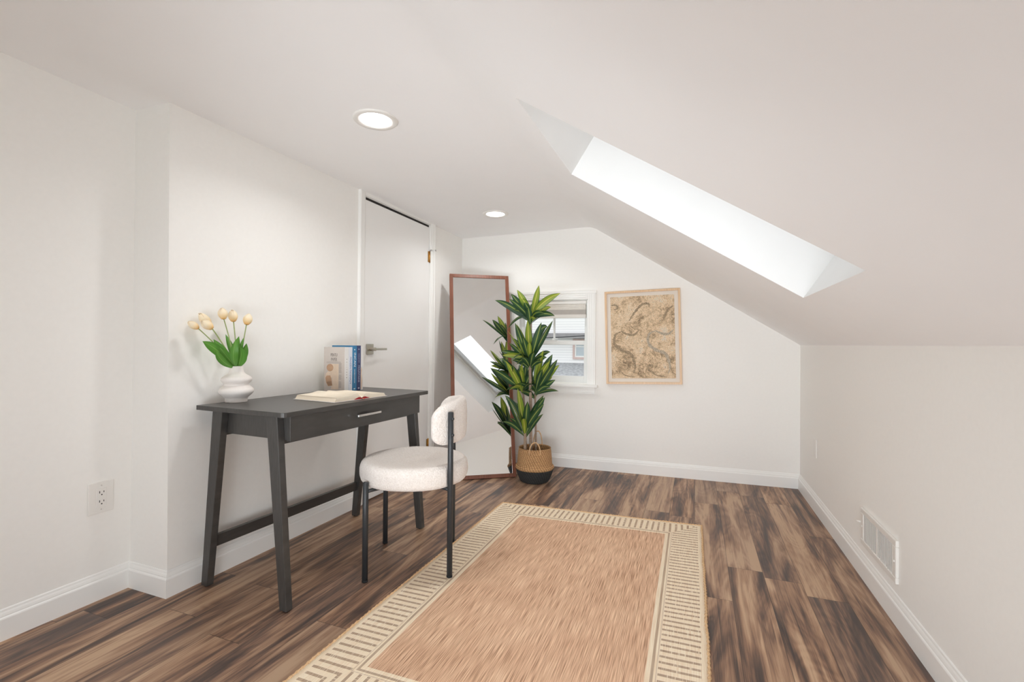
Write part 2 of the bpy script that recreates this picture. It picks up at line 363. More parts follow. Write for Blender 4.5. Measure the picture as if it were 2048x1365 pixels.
# wall_left: near part, return of the bump-out and the door wall
m = MB()
m.box(XA - wt, XA, Y0, YS + .02, 0, 2.1)
m.hexa([(XA - .05, YS, 0), (XD, YS, 0), (XD, YS + .3, 0), (XA - .05, YS + .3, 0), (XA - .05, YS, 2.1), (XD - .03, YS + .005, 2.1), (XD - .025, YS + .3, 2.1), (XA - .05, YS + .3, 2.1)])
m.hexa([(XD - wt, YS + .3, 0), (XD, YS + .3, 0), (XD, DY0 - .02, 0), (XD - wt, DY0 - .02, 0), (XD - wt, YS + .3, 2.1), (XD - .025, YS + .3, 2.1), (XD, DY0 - .02, 2.1), (XD - wt, DY0 - .02, 2.1)])
m.box(XD - wt, XD, DY1 + .02, 4.0, 0, 2.1)
m.box(XD - wt, XD, DY0 - .02, DY1 + .02, DZ + .012, 2.1)
m.build('wall_left', WALL)['kind'] = 'structure'
MB().box(XR, XR + wt, Y0 - .1, 4.1, 0, 1.15).build('wall_right', WALL)['kind'] = 'structure'
RX0, RX1, RZ0, RZ1 = -1.75, -.15, .25, 1.65      # added gable window behind the camera, unseen, brings in fill daylight
m = MB(); m.box(-3.0, RX0, Y0 - .12, Y0, 0, 2.1).box(RX1, .9, Y0 - .12, Y0, 0, 2.1).box(RX0, RX1, Y0 - .12, Y0, 0, RZ0).box(RX0, RX1, Y0 - .12, Y0, RZ1, 2.1)
m.build('wall_rear', WALL)['kind'] = 'structure'
WS0, WS1, WZ0, WZ1 = .530, 1.136, .700, 1.393
BW = empty('tmp'); bpy.data.objects.remove(BW)
m = MB()
m.box(-.15, WS0, 0, wt, 0, 2.1).box(WS1, BL + .1, 0, wt, 0, 2.1).box(WS0, WS1, 0, wt, 0, WZ0).box(WS0, WS1, 0, wt, WZ1, 2.1)
m.build('wall_back', WALL, loc=P0, rot=(0, 0, BANG))['kind'] = 'structure'
# ceiling with its soft crease, slope and skylight opening
XC, ZC, ZK = -.80, 1.987, 1.024
SL = (ZK - ZC) / (XR - XC)
def zslope(x): return ZC + (x - XC) * SL
SX0, SX1, SY0, SY1 = -.556, .404, 1.452, 2.199
def cz(x, y):
    if x >= XC + .04 - 1e-6: return zslope(x)
    zl = 1.985 - .0095 * (y - 1.27) if y > 1.27 else 1.985 + .012 * min(1.27 - y, 1)
    a = max(0, min(1, (XC - x) / 1.2)); base = ZC - .003 * (y - 1) * .5 + (zl - ZC) * a
    if x > XC - .04:      # eased joint
        t_ = (x - (XC - .04)) / .08; f0 = base; 
        return base + SL * .08 * t_ * t_ / 2
    return base
xs = [-3.0, -2.3, XA, XD, -1.6, -1.2, XC - .04, XC - .025, XC - .01, XC + .01, XC + .025, XC + .04, -.65, SX0, -.2, .1, SX1, XR, XR + .12]
ys = [Y0 - .1, -1, 0, .8, YS, SY0, 1.7, 1.95, SY1, 2.6, 3.2, 4.1]
m = MB(); idx = {}
for i, x in enumerate(xs):
    for j, y in enumerate(ys):
        idx[i, j] = len(m.v); m.v.append((x, y, cz(x, y)))
for i in range(len(xs) - 1):
    for j in range(len(ys) - 1):
        if SX0 - 1e-6 <= xs[i] and xs[i + 1] <= SX1 + 1e-6 and SY0 - 1e-6 <= ys[j] and ys[j + 1] <= SY1 + 1e-6: continue
        m.face([idx[i, j], idx[i, j + 1], idx[i + 1, j + 1], idx[i + 1, j]], sm=True)
c = m.build('ceiling', CEIL); c['kind'] = 'structure'
# skylight shaft, perpendicular to the roof
NR = Vector((-SL, 0, 1)).normalized(); SH = .30
A = [Vector((SX0, SY0, zslope(SX0))), Vector((SX1, SY0, zslope(SX1))), Vector((SX1, SY1, zslope(SX1))), Vector((SX0, SY1, zslope(SX0)))]
B = [p + NR * SH for p in A]
sk = empty('window_2', A[0]); sk['kind'] = 'structure'
m = MB(); cen = sum(A, Vector()) / 4
AO = [p + Vector(((p.x - cen.x) / abs(p.x - cen.x) * .03, (p.y - cen.y) / abs(p.y - cen.y) * .03, 0)) for p in A]
AO = [Vector((p.x, p.y, zslope(p.x))) for p in AO]
BO = [p + (q - r) for p, q, r in zip(B, AO, A)]
L = lambda p: p - A[0]
for k in range(4):
    k2 = (k + 1) % 4
    m.quad(L(A[k]), L(B[k]), L(B[k2]), L(A[k2])); m.quad(L(AO[k2]) + NR * .004, L(BO[k2]), L(BO[k]), L(AO[k]) + NR * .004)
m.build('shaft', plain('shaft_paint', lin(240, 240, 239), .8, nscale=5, namt=.012), sk)
# frame and glass in the plane of the roof
ex = (A[1] - A[0]).normalized(); ey = Vector((0, 1, 0)); LX = (A[1] - A[0]).length; LY = SY1 - SY0
fm = Matrix((ex, ey, NR)).transposed().to_4x4(); fm.translation = NR * SH
def ringbox(m, x0, x1, y0, y1, w, z0, z1, mat=None, mi=0):
    m.box(x0, x1, y0, y0 + w, z0, z1, mi, mat); m.box(x0, x1, y1 - w, y1, z0, z1, mi, mat)
    m.box(x0, x0 + w, y0 + w, y1 - w, z0, z1, mi, mat); m.box(x1 - w, x1, y0 + w, y1 - w, z0, z1, mi, mat)
m = MB(); ringbox(m, -.03, LX + .03, -.03, LY + .03, .055, 0, .05, fm); m.build('frame', VINYL, sk, bevel=.003)
m = MB(); ringbox(m, .028, LX - .028, .028, LY - .028, .03, .012, .07, fm); m.build('sash', plain('skylight_sash_grey', lin(206, 208, 208), .4, nscale=5, namt=.02), sk, bevel=.003)
MB().box(.05, LX - .05, .05, LY - .05, .045, .051, 0, fm).build('pane', GLASS, sk)

# baseboards
BP = [(0, 0), (.014, 0), (.014, .072), (.0125, .076), (.0095, .079), (.0095, .083), (.0075, .090), (.005, .095), (.004, .101), (.002, .104), (0, .104)]
def base(name, segs):
    m = MB()
    for a, b, out, sa, sb in segs: m.extr(BP, a, b, out, sa=sa, sb=sb)
    o = m.build(name, TRIM); o['kind'] = 'structure'; return o
base('baseboard_left', [((XA, Y0, 0), (XA, YS, 0), (1, 0, 0), 0, -1), ((XA, YS, 0), (XD, YS, 0), (0, -1, 0), 1, 1), ((XD, YS, 0), (XD, DY0 - .062, 0), (1, 0, 0), -1, 0), ((XD, DY1 + .062, 0), (XD, 3.79, 0), (1, 0, 0), 0, -1)])
base('baseboard_right', [((XR, Y0, 0), (XR, 3.90, 0), (-1, 0, 0), 0, -1)])
bo = Vector((sin(BANG), -cos(BANG), 0))
base('baseboard_back', [(P0, P1, bo, 1, -1)])

# door
dr = empty('door_1', (XD, DY0, 0)); dr['kind'] = 'structure'
DL = DY1 - DY0
MB().box(-.036, -.001, .003, DL - .003, .008, DZ - .017).build('slab', DOORP, dr, bevel=.0015)
MB().box(-.030, -.006, .003, DL - .003, DZ - .0165, DZ - .0005).build('gap_shade_strip', DARK, dr)  # dark strip standing in for the shade above the slab
m = MB(); m.box(-wt, -.0, -.018, -.0005, 0, DZ + .008); m.box(-wt, -.0, DL + .0005, DL + .018, 0, DZ + .008); m.box(-wt, 0, -.018, DL + .018, DZ, DZ + .018)
m.build('jamb', TRIM, dr)
MB().box(-wt - .02, -.0375, .0, DL, .001, DZ).build('gap_shade_block', DARK, dr)  # dark block behind the slab, its colour stands in for shade
CP = [(0, 0), (0, .007), (.010, .011), (.013, .013), (.020, .013), (.023, .016), (.045, .017), (.052, .020), (.058, .018), (.060, 0)]
def casing_v(m, y, sgn, z0, z1):     # fluted vertical board on x=0 plane, inner edge at y
    b = len(m.v); n = len(CP)
    for z in (z0, z1):
        for d, h in CP: m.v.append((h, y + sgn * d, z))
    for i in range(n - 1):
        f = [b + i, b + i + 1, b + n + i + 1, b + n + i]; m.face(f if sgn > 0 else f[::-1])
    m.face([b + i for i in range(n)]); m.face([b + n + i for i in range(n)][::-1])
m = MB(); casing_v(m, -.004, -1, 0, 1.98); casing_v(m, DL + .004, 1, 0, 1.98); m.box(0, .009, -.006, DL + .006, DZ + .004, 1.985)
m.build('casing', TRIM, dr)
# lever handle
hz = .977; hy = .055
h = MB().box(-.001, .008, hy - .033, hy + .033, hz - .033, hz + .033).build('door_handle', NICK, dr, bevel=.0015)
m = MB().tube([(.006, hy, hz), (.05, hy, hz)], .011, 20); m.box(.044, .053, hy - .008, hy + .115, hz - .0065, hz + .0065)
m.build('lever', NICK, h, bevel=.0015)
m = MB().tube([(-.0, DL + .001, 1.652), (-.0, DL + .001, 1.742)], .0065, 12); m.box(-.002, .0015, DL - .022, DL, 1.655, 1.739)
hg = m.build('hinge', BRASS, dr)
m = MB().tube([(.006, DL + .003, 1.748), (.03, DL + .03, 1.752), (.036, DL + .036, 1.753)], [.003, .003, .008], 10); m.tube([(.004, DL, 1.748), (.026, DL - .02, 1.746)], [.0035, .005], 8)
m.build('hinge_stop', CHROME, hg)
m = MB().tube([(0, DL + .001, .18), (0, DL + .001, .27)], .0065, 12); m.box(-.002, .0015, DL - .022, DL, .183, .267); m.build('hinge', BRASS, dr)

# window in the back wall (local x along the wall, y outward)
w1 = empty('window_1', P0, (0, 0, BANG)); w1['kind'] = 'structure'
m = MB()
m.box(.469, WS0 + .003, -.016, 0, .69, 1.454); m.box(WS1 - .003, 1.197, -.016, 0, .69, 1.454); m.box(WS0 + .003, WS1 - .003, -.016, 0, WZ1 - .003, 1.454)
m.box(.463, 1.203, -.022, 0, 1.436, 1.460)
for s0, s1 in ((.480, .4835), (.50, .5035), (.5165, .520)):
    m.box(s0, s1, -.0195, -.015, .69, 1.43); m.box(1.666 - s1, 1.666 - s0, -.0195, -.015, .69, 1.43)
for z0, z1 in ((1.405, 1.409), (1.420, 1.424)): m.box(.53, 1.136, -.0195, -.015, z0, z1)
m.build('casing', TRIM, w1, bevel=.001)
MB().box(.445, 1.219, -.045, .03, .668, .690).build('sill', TRIM, w1, bevel=.004)
m = MB().box(.470, 1.196, -.014, 0, .612, .668); m.box(.470, 1.196, -.018, 0, .650, .668); m.box(.470, 1.196, -.017, -.012, .625, .631); m.build('apron', TRIM, w1, bevel=.0015)
m = MB(); m.box(WS0 - .001, WS0 + .014, 0, wt, WZ0, WZ1); m.box(WS1 - .014, WS1 + .001, 0, wt, WZ0, WZ1); m.box(WS0, WS1, 0, wt, WZ1 - .012, WZ1 + .001); m.box(WS0, WS1, .03, wt + .02, WZ0 - .002, WZ0 + .012)
m.build('jamb', VINYL, w1)
def sash(name, y0, y1, z0, z1, rb, rt):
    m = MB(); m.box(WS0 + .012, .572, y0, y1, z0, z1); m.box(1.096, WS1 - .012, y0, y1, z0, z1)
    m.box(.572, 1.096, y0, y1, z0, z0 + rb); m.box(.572, 1.096, y0, y1, z1 - rt, z1)
    o = m.build(name, VINYL, w1, bevel=.002)
    ym = (y0 + y1) / 2; MB().box(.570, 1.098, ym - .002, ym + .002, z0 + rb - .002, z1 - rt + .002).build('pane', GLASS, o); return o
sash('lower_sash', .030, .058, .708, 1.050, .046, .036)
us = sash('upper_sash', .062, .090, 1.018, 1.381, .032, .04)
m = MB().box(.834 - .007, .834 + .007, .066, .086, 1.05, 1.341); m.build('muntin', VINYL, us)
m = MB().box(.800, .868, .028, .06, 1.050, 1.056); m.tube([(.834, .044, 1.056), (.834, .044, 1.066)], .011, 14); m.box(.83, .872, .040, .048, 1.062, 1.068); m.build('sash_lock', VINYL, w1, bevel=.001)

w3 = empty('fill_window_3', (RX0, Y0, RZ0)); w3['kind'] = 'structure'  # added window in the unseen rear wall, for fill daylight
m = MB(); WW, WH = RX1 - RX0, RZ1 - RZ0
for a in ((-.07, 0, -.07, WH + .07), (WW, WW + .07, -.07, WH + .07), (0, WW, WH, WH + .07), (0, WW, -.07, 0)): m.box(a[0], a[1], 0, .016, a[2], a[3])
m.build('casing', TRIM, w3, bevel=.002)
m = MB()
for a in ((0, .04, 0, WH), (WW - .04, WW, 0, WH), (WW / 2 - .02, WW / 2 + .02, .04, WH - .04), (.04, WW - .04, 0, .04), (.04, WW - .04, WH - .04, WH)): m.box(a[0], a[1], -.08, -.04, a[2], a[3])
m.build('sash', VINYL, w3, bevel=.002)
MB().box(.03, WW - .03, -.062, -.058, .03, WH - .03).build('pane', GLASS, w3)

# ================================================================ CELLULAR SHADE (raised)
sh = empty('window_shade', P0, (0, 0, BANG)); tag(sh, 'raised white pleated shade bunched at the top of the small window', 'window shade')
MB().box(.548, 1.118, .001, .026, 1.352, 1.380).build('headrail', PLAST, sh, bevel=.003)
m = MB(); zz = 1.352; n = 7
for i in range(n):
    z1 = zz - .0068
    m.hexa([(.553, .004, zz - .003), (1.113, .004, zz - .003), (1.113, .024, zz - .003), (.553, .024, zz - .003), (.553, .008, zz), (1.113, .008, zz), (1.113, .02, zz), (.553, .02, zz)])
    m.hexa([(.553, .008, z1), (1.113, .008, z1), (1.113, .02, z1), (.553, .02, z1), (.553, .004, zz - .003), (1.113, .004, zz - .003), (1.113, .024, zz - .003), (.553, .024, zz - .003)])
    zz = z1
m.build('pleated_fabric', plain('shade_fabric', lin(232, 228, 222), .9, nscale=80, namt=.03), sh)
MB().box(.551, 1.115, .006, .024, 1.266, zz).build('shadowed_fabric', plain('shadowed_fabric_grey', lin(176, 170, 164), .8, nscale=30, namt=.03), sh, bevel=.002)  # lower fabric in shadow, the shade put into a greyer colour
MB().box(.549, 1.117, .002, .026, 1.236, 1.266).build('bottom_rail', plain('shade_rail', lin(222, 218, 212), .5, nscale=10, namt=.02), sh, bevel=.003)

# ================================================================ RECESSED LIGHTS
def lamp(x, y, label):
    z = cz(x, y)
    e = empty('recessed_light', (x, y, z)); tag(e, label, 'ceiling light', 'round recessed ceiling lights')
    MB().lathe([(.094, .003), (.094, -.003), (.090, -.007), (.074, -.0065), (.066, -.003), (.064, .003)], 56).build('trim_ring', PLAST, e)
    MB().disc(.0655, -.0030, seg=48, up=False).build('diffuser', LAMPM, e)
    bl = bpy.data.lights.new('downlight_beam', 'AREA'); bl.shape = 'DISK'; bl.size = .125; bl.energy = LAMPW; bl.spread = radians(150); bl.color = LAMPCOL[:3]
    bo_ = bpy.data.objects.new('downlight_beam', bl); COL.objects.link(bo_); bo_.location = (0, 0, -.0045); bo_.parent = e
LPOS = [(-1.294, 1.684, 'round recessed ceiling light nearer the camera, above the black desk'), (-1.377, 3.191, 'round recessed ceiling light farther away, near the back corner with the leaning mirror')]
for x, y, l in LPOS: lamp(x, y, l)

# ================================================================ OUTLET, VENT, BLANK PLATE
ou = empty('wall_outlet', (XA, 1.160, .400)); tag(ou, 'white wide duplex outlet plate low on the near left wall', 'outlet')
MB().box(0, .006, -.043, .043, -.062, .062).build('cover_plate', PLAST, ou, bevel=.003)
rc = MB().box(.005, .0085, -.0175, .0175, -.036, .036).build('receptacle', PLAST, ou, bevel=.0008)
for dz in (.018, -.018):
    m = MB(); m.box(.0083, .0089, -.0085, -.0060, dz - .001, dz + .008); m.box(.0083, .0089, .0058, .0082, dz, dz + .007)
    m.tube([(.0083, 0, dz - .007), (.0089, 0, dz - .007)], .0026, 10)
    m.build('socket_slots', SLOT, rc)
SCR = plain('screw_paint', lin(205, 200, 194), .4, nscale=20, namt=.02)
for dz in (.047, -.047): MB().tube([(.005, 0, dz), (.0068, 0, dz)], .0026, 10).build('screw', SCR, ou)

ve = empty('wall_vent', (XR, 2.333, .226)); tag(ve, 'white rectangular metal air vent with vertical louvres low on the right wall', 'vent')
hw, hh = .198, .080
m = MB(); 
m.box(-.011, 0, -hw, hw, hh - .024, hh); m.box(-.011, 0, -hw, hw, -hh, -hh + .024); m.box(-.011, 0, -hw, -hw + .034, -hh + .024, hh - .024); m.box(-.011, 0, hw - .034, hw, -hh + .024, hh - .024)
m.build('frame', PLAST, ve, bevel=.003)
MB().box(-.0015, 0, -hw + .03, hw - .03, -hh + .02, hh - .02).build('damper', plain('vent_damper', lin(170, 164, 158), .6, nscale=20, namt=.03), ve)
n = 22
for i in range(n):
    y = -hw + .040 + (2 * hw - .080) * i / (n - 1)
    mt = Matrix.Translation((-.006, y, 0)) @ Matrix.Rotation(radians(35), 4, 'Z')
    MB().box(-.005, .005, -.0008, .0008, -hh + .022, hh - .022, 0, mt).build('louvre', PLAST, ve)
MB().box(-.010, -.002, -.004, .004, -hh + .02, hh - .02).build('centre_bar', PLAST, ve)
for sy in (-1, 1): MB().tube([(-.009, sy * (hw - .017), .0), (-.013, sy * (hw - .017), .0)], .005, 12).build('screw', PLAST, ve)
m = MB().tube([(-.009, hw + .002, .012), (-.024, hw + .016, .012)], [.004, .003], 10); m.build('damper_lever', PLAST, ve)
bp = MB().box(-.006, 0, -.036, .036, -.058, .058).build('wall_plate', PLAST, loc=(XR, 3.43, .385), bevel=.003); tag(bp, 'blank white plate low on the right wall near the back corner', 'wall plate')

# ================================================================ RUG
def rugpt(u, v):   # u 0..1 left-right, v 0..1 far-near
    a = Vector((-1.140, 2.797, 0)).lerp(Vector((.037, 2.866, 0)), u); b = Vector((-1.134, 1.035, 0)).lerp(Vector((.048, 1.06, 0)), u)
    return a.lerp(b, v)
rg = empty('area_rug', rugpt(.5, .5)); tag(rg, 'tan woven rectangular rug with a cream striped border on the plank floor', 'rug')
rc_ = rg.location
NU, NV = 60, 90
def wob(u, v):
    p = rugpt(u, v); e = min(u, 1 - u, v, 1 - v)
    k = .0035 * max(0, 1 - e * 12)
    q = noise.noise_vector(Vector((u * 14, v * 20, 3))) * k
    return p + Vector((q.x, q.y, 0))
m = MB()
for j in range(NV + 1):
    for i in range(NU + 1):
        p = wob(i / NU, j / NV); m.v.append(tuple(p - rc_ + Vector((0, 0, .0065 + .0008 * noise.noise(Vector((p.x * 9, p.y * 9, 0)))))))
for j in range(NV):
    for i in range(NU):
        a = j * (NU + 1) + i; m.face([a, a + NU + 1, a + NU + 2, a + 1], uv=[(i / NU, j / NV), (i / NU, (j + 1) / NV), ((i + 1) / NU, (j + 1) / NV), ((i + 1) / NU, j / NV)], sm=True)
rim = [(i, 0) for i in range(NU)] + [(NU, j) for j in range(NV)] + [(NU - i, NV) for i in range(NU)] + [(0, NV - j) for j in range(NV)]
for k in range(len(rim)):
    i, j = rim[k]; i2, j2 = rim[(k + 1) % len(rim)]
    a = m.v[j * (NU + 1) + i]; b = m.v[j2 * (NU + 1) + i2]; q = len(m.v); m.v += [(a[0], a[1], .0005), (b[0], b[1], .0005)]
    m.face([j * (NU + 1) + i, j2 * (NU + 1) + i2, q + 1, q], uv=[(.001, .001)] * 4)
m.build('woven_field', RUG, rg)
# overcast edging: a bumpy cord all round
random.seed(3); path = []; rad = []
N = 900
for k in range(N):
    s = k / N * 4
    if s < 1: u, v = s, 0
    elif s < 2: u, v = 1, s - 1
    elif s < 3: u, v = 3 - s, 1
    else: u, v = 0, 4 - s
    p = wob(u, v) - rc_; path.append((p.x, p.y, .006)); rad.append(.0045 + .0016 * sin(k * 2.1) + random.uniform(-.0008, .0008))
path.append(path[0]); rad.append(rad[0])
m = MB().tube(path, rad, 8, cap=False); m.build('edge_binding', CORD, rg)

# ================================================================ DESK
DH = .755
dk = empty('desk', (-1.650, 1.820, 0), (0, 0, -.042)); tag(dk, 'black wooden writing desk with angled legs and one drawer against the left wall', 'desk')
hx, hyy = .250, .480
# top with clipped corners
def clipped(m, hx, hy, c, z0, z1):
    P = [(-hx, -hy), (hx - c, -hy), (hx - c * .3, -hy + c * .3), (hx, -hy + c), (hx, hy - c), (hx - c * .3, hy - c * .3), (hx - c, hy), (-hx, hy)]
    b = len(m.v); n = len(P)
    m.v += [(x, y, z0) for x, y in P] + [(x, y, z1) for x, y in P]
    m.face([b + i for i in range(n)][::-1]); m.face([b + n + i for i in range(n)])
    for i in range(n): j = (i + 1) % n; m.face([b + i, b + j, b + n + j, b + n + i])
m = MB(); clipped(m, hx, hyy, .014, DH - .019, DH); m.build('desk_top', DESK, dk, bevel=.0015)
bz0, bz1 = .640, DH - .0195
m = MB(); m.box(-.225, .205, -.425, -.410, bz0, bz1); m.box(-.225, .205, .410, .425, bz0, bz1); m.box(-.225, -.210, -.410, .410, bz0 - .022, bz1); m.box(-.21, .205, -.410, .410, bz0 + .004, bz0 + .012)
m.box(.150, .170, -.410, .410, bz0 - .02, bz0 + .004)
m.build('drawer_case', DESK, dk, bevel=.001)
df = MB().box(.206, .224, -.427, .427, bz0 - .002, bz1 - .001).build('drawer', DESK, dk, bevel=.0012)
m = MB(); yh = -.005; zh = .690
m.tube([(.224, yh - .052, zh), (.246, yh - .052, zh)], .0042, 12); m.tube([(.224, yh + .052, zh), (.246, yh + .052, zh)], .0042, 12); m.box(.243, .252, yh - .078, yh + .078, zh - .005, zh + .005)
m.build('drawer_handle', CHROME, df, bevel=.001)
def leg(y0, y1, sx):
    m = MB(); zt = DH - .0195
    # top cross-section (wide) and foot (narrow)
    xt0, xt1 = sx * .125, sx * .185; xb0, xb1 = sx * .208, sx * .245
    a, b = (min(xb0, xb1), max(xb0, xb1)); c_, d = (min(xt0, xt1), max(xt0, xt1))
    m.hexa([(a, y0, .004), (b, y0, .004), (b, y1, .004), (a, y1, .004), (c_, y0, zt), (d, y0, zt), (d, y1, zt), (c_, y1, zt)])
    return m
for (y0, y1) in ((-.455, -.426), (.426, .455)):
    for sx_ in (-1, 1):
        lg = leg(y0, y1, sx_).build('leg', DESK, dk, bevel=.002)
        MB().tube([(sx_ * .2265, (y0 + y1) / 2, 0), (sx_ * .2265, (y0 + y1) / 2, .006)], .010, 14).build('foot_glide', RUBBER, lg)
m = MB(); xs_ = -.212
m.hexa([(xs_ - .018, -.427, .155), (xs_ + .002, -.427, .155), (xs_ + .002, .427, .155), (xs_ - .018, .427, .155), (xs_ - .012, -.427, .205), (xs_ + .008, -.427, .205), (xs_ + .008, .427, .205), (xs_ - .012, .427, .205)])
m.build('stretcher', DESK, dk, bevel=.0015)

# ================================================================ CHAIR
SC = Vector((-1.224, 1.910, 0)); bdir = Vector((.914, .406, 0)); sdir = Vector((.406, -.914, 0))
ch = empty('chair', SC, (0, 0, atan2(.406, .914))); tag(ch, 'cream fuzzy chair with a round seat, curved back and thin black metal legs', 'chair')
def loc(p):     # world -> chair local
    d = Vector(p) - SC; return Vector((d.dot(bdir), -d.dot(sdir), d.z))
def boucle(m, sc=260, amp=.0016):
    out = []
    for v in m.v:
        p = Vector(v); n = noise.noise(p * sc) * .6 + noise.noise(p * sc * .45 + Vector((5, 5, 5))) * .8
        out.append(n * amp)
    return out
SR = .248
POSTS = [loc((-.988, 1.820, 0)), loc((-1.152, 2.151, 0))]
prof = []
sz0, sz1 = .388, .487
for k in range(0, 20): prof.append((SR * .82 * k / 20 + .001, sz1 - .010 - .012 * (1 - (k / 20) ** 2) + .0 * k + .010 * 1))
# rounded rim
for k in range(0, 40):
    a = pi / 2 - pi * k / 39; ca, sa = cos(a), sin(a)
    ca = (abs(ca) ** .62) * (1 if ca >= 0 else -1); sa = (abs(sa) ** .8) * (1 if sa >= 0 else -1)
    prof.append((SR * .82 + SR * .18 * ca, (sz0 + sz1) / 2 + (sz1 - sz0) / 2 * sa))
prof.append((.001, sz0))
m = MB().lathe(prof, 260)
cx_, n_ = 0, 0
vs = [Vector(v) for v in m.v]
for i, v in enumerate(vs):
    r = sqrt(v.x ** 2 + v.y ** 2); nrm = Vector((v.x, v.y, (v.z - .437) * 2.2 * (1 if r > .15 else 3))).normalized()
    # shallow dip of a used cushion
    if v.z > .45: v.z -= .005 * math.exp(-((v.x - .03) ** 2 + (v.y) ** 2) / .012)
    a = .0012 * (noise.noise(v * 170) + .9 * noise.noise(v * 95 + Vector((7, 1, 3)))) + .003 * noise.noise(v * 9)
    if v.z > sz0 + .004 or r > .21:
        v = v + nrm * a
        for q in POSTS:      # the plush gives way where it meets the two tall posts
            d = Vector((v.x - q.x, v.y - q.y, 0)); g = q.normalized()
            lat = abs(d.x * -g.y + d.y * g.x); lim = q.length - math.sqrt(max(0, .0145 ** 2 - lat ** 2))
            rr = v.x * g.x + v.y * g.y
            if lat < .0145 and rr > lim: v -= g * (rr - lim)
        m.v[i] = tuple(v)
m.build('seat', BOUCLE, ch)
# curved backrest pad
rb, th, bh0, bh1 = .2165, .048, .578, .768
amax = radians(63); NA, NP = 150, 84
m = MB()
for i in range(NA + 1):
    t_ = -1 + 2 * i / NA; a = t_ * amax
    # rounded ends: height and thickness shrink at the tips
    e = abs(t_); k = sqrt(max(0, 1 - max(0, (e - .62) / .38) ** 2.6)); k = max(k, .02)
    hc = (bh0 + bh1) / 2 + .0; hh_ = (bh1 - bh0) / 2 * (1 - .10 * e * e) * (.35 + .65 * k if k > .3 else k * 1.8); thk = th / 2 * (.45 + .55 * k if k > .2 else k * 2.8)
    hc -= .020 * e * e
    for j in range(NP):
        b = 2 * pi * j / NP; cb, sb = cos(b), sin(b)
        cb = (abs(cb) ** .55) * (1 if cb >= 0 else -1); sb = (abs(sb) ** .62) * (1 if sb >= 0 else -1)
        r = rb + thk * cb; z = hc + hh_ * sb
        p = Vector((r * cos(a), r * sin(a), z)); nrm = Vector((cos(a) * cb, sin(a) * cb, sb)).normalized()
        p += nrm * (.0013 * (noise.noise(p * 190) + .8 * noise.noise(p * 95 + Vector((2, 1, 3)))))
        m.v.append(tuple(p))
for i in range(NA):
    for j in range(NP):
        j2 = (j + 1) % NP; m.face([i * NP + j, i * NP + j2, (i + 1) * NP + j2, (i + 1) * NP + j], sm=True)
m.face([j for j in range(NP)][::-1], sm=True); m.face([NA * NP + j for j in range(NP)], sm=True)
m.build('backrest', BOUCLE, ch)
LR = .0122
feet = {'A': (-1.305, 1.667, 0), 'C': (-1.458, 2.014, 0), 'B': (-.988, 1.820, .0075), 'D': (-1.152, 2.151, 0)}
for k, p in feet.items():
    q = loc(p); zt = .722 if k in 'BD' else .425; q.z = 0
    r_ = q.length; q2 = q * (max(r_, SR + LR + .004) / r_) if k in 'AC' else q
    if k in 'BD': q = q * ((SR + .004) / r_) if r_ < SR + .004 and False else q
    zb = p[2]
    m = MB().tube([(q2.x, q2.y, zb + .006), (q2.x, q2.y, zt - .004), (q2.x, q2.y, zt - .001), (q2.x, q2.y, zt)], [LR, LR, LR * .8, LR * .4], 20)
    lg = m.build('leg', BLKMET, ch)
    MB().tube([(q2.x, q2.y, zb), (q2.x, q2.y, zb + .008)], LR * 1.04, 16).build('foot_cap', RUBBER, lg)
    inn = q2 * (.16 / q2.length)
    MB().tube([(q2.x, q2.y, .383), (inn.x, inn.y, .383)], .008, 10).build('bracket', BLKMET, lg)
    if k in 'BD':
        out = q2.normalized(); tan = Vector((-out.y, out.x, 0)) * (1 if k == 'B' else -1)
        for z in (.692, .622):
            o_ = q2 + out * (LR - .002)
            m = MB(); m.tube([(o_.x, o_.y, z), (o_.x + out.x * .006, o_.y + out.y * .006, z), (o_.x + out.x * .0085, o_.y + out.y * .0085, z)], [.0075, .0068, .003], 14)
            m.build('bolt', BLKMET, lg)
m = MB().lathe([(.14, .376), (.175, .376), (.175, .390), (.14, .390)], 48, close=True); m.build('seat_frame', BLKMET, ch)

# ================================================================ LEANING MIRROR
phi, th_, MW, ML = .598, .2085, .4882, 1.614
mi = empty('leaning_mirror', (-1.268, 3.382, 0)); tag(mi, 'tall floor mirror in a reddish brown wooden frame leaning in the back left corner', 'mirror')
wx = Vector((cos(phi), sin(phi), 0)); nn = Vector((-sin(phi), cos(phi), 0)); up = Vector((0, 0, 1)) * cos(th_) + nn * sin(th_); bk = up.cross(-wx).normalized() if False else (nn * cos(th_) - Vector((0, 0, 1)) * sin(th_))
mm = Matrix((wx, bk, up)).transposed().to_4x4()
mm = Matrix.Translation((0, 0, .0045)) @ mm
# local: x from -MW..0, y back, z up
m = MB(); fw_ = .028
m.box(-MW, -MW + fw_, 0, .024, 0, ML, 0, mm); m.box(-fw_, 0, 0, .024, 0, ML, 0, mm); m.box(-MW + fw_, -fw_, 0, .024, 0, fw_, 0, mm); m.box(-MW + fw_, -fw_, 0, .024, ML - fw_, ML, 0, mm)
m.build('frame', WALNUT, mi, bevel=.002)
MB().box(-MW + fw_ - .002, -fw_ + .002, .006, .010, fw_ - .002, ML - fw_ + .002, 0, mm).build('glass', MIRR, mi)
MB().box(-MW + .01, -.01, .011, .020, .01, ML - .01, 0, mm).build('backing_board', plain('backing_board', lin(120, 90, 66), .8, nscale=20, namt=.08), mi)

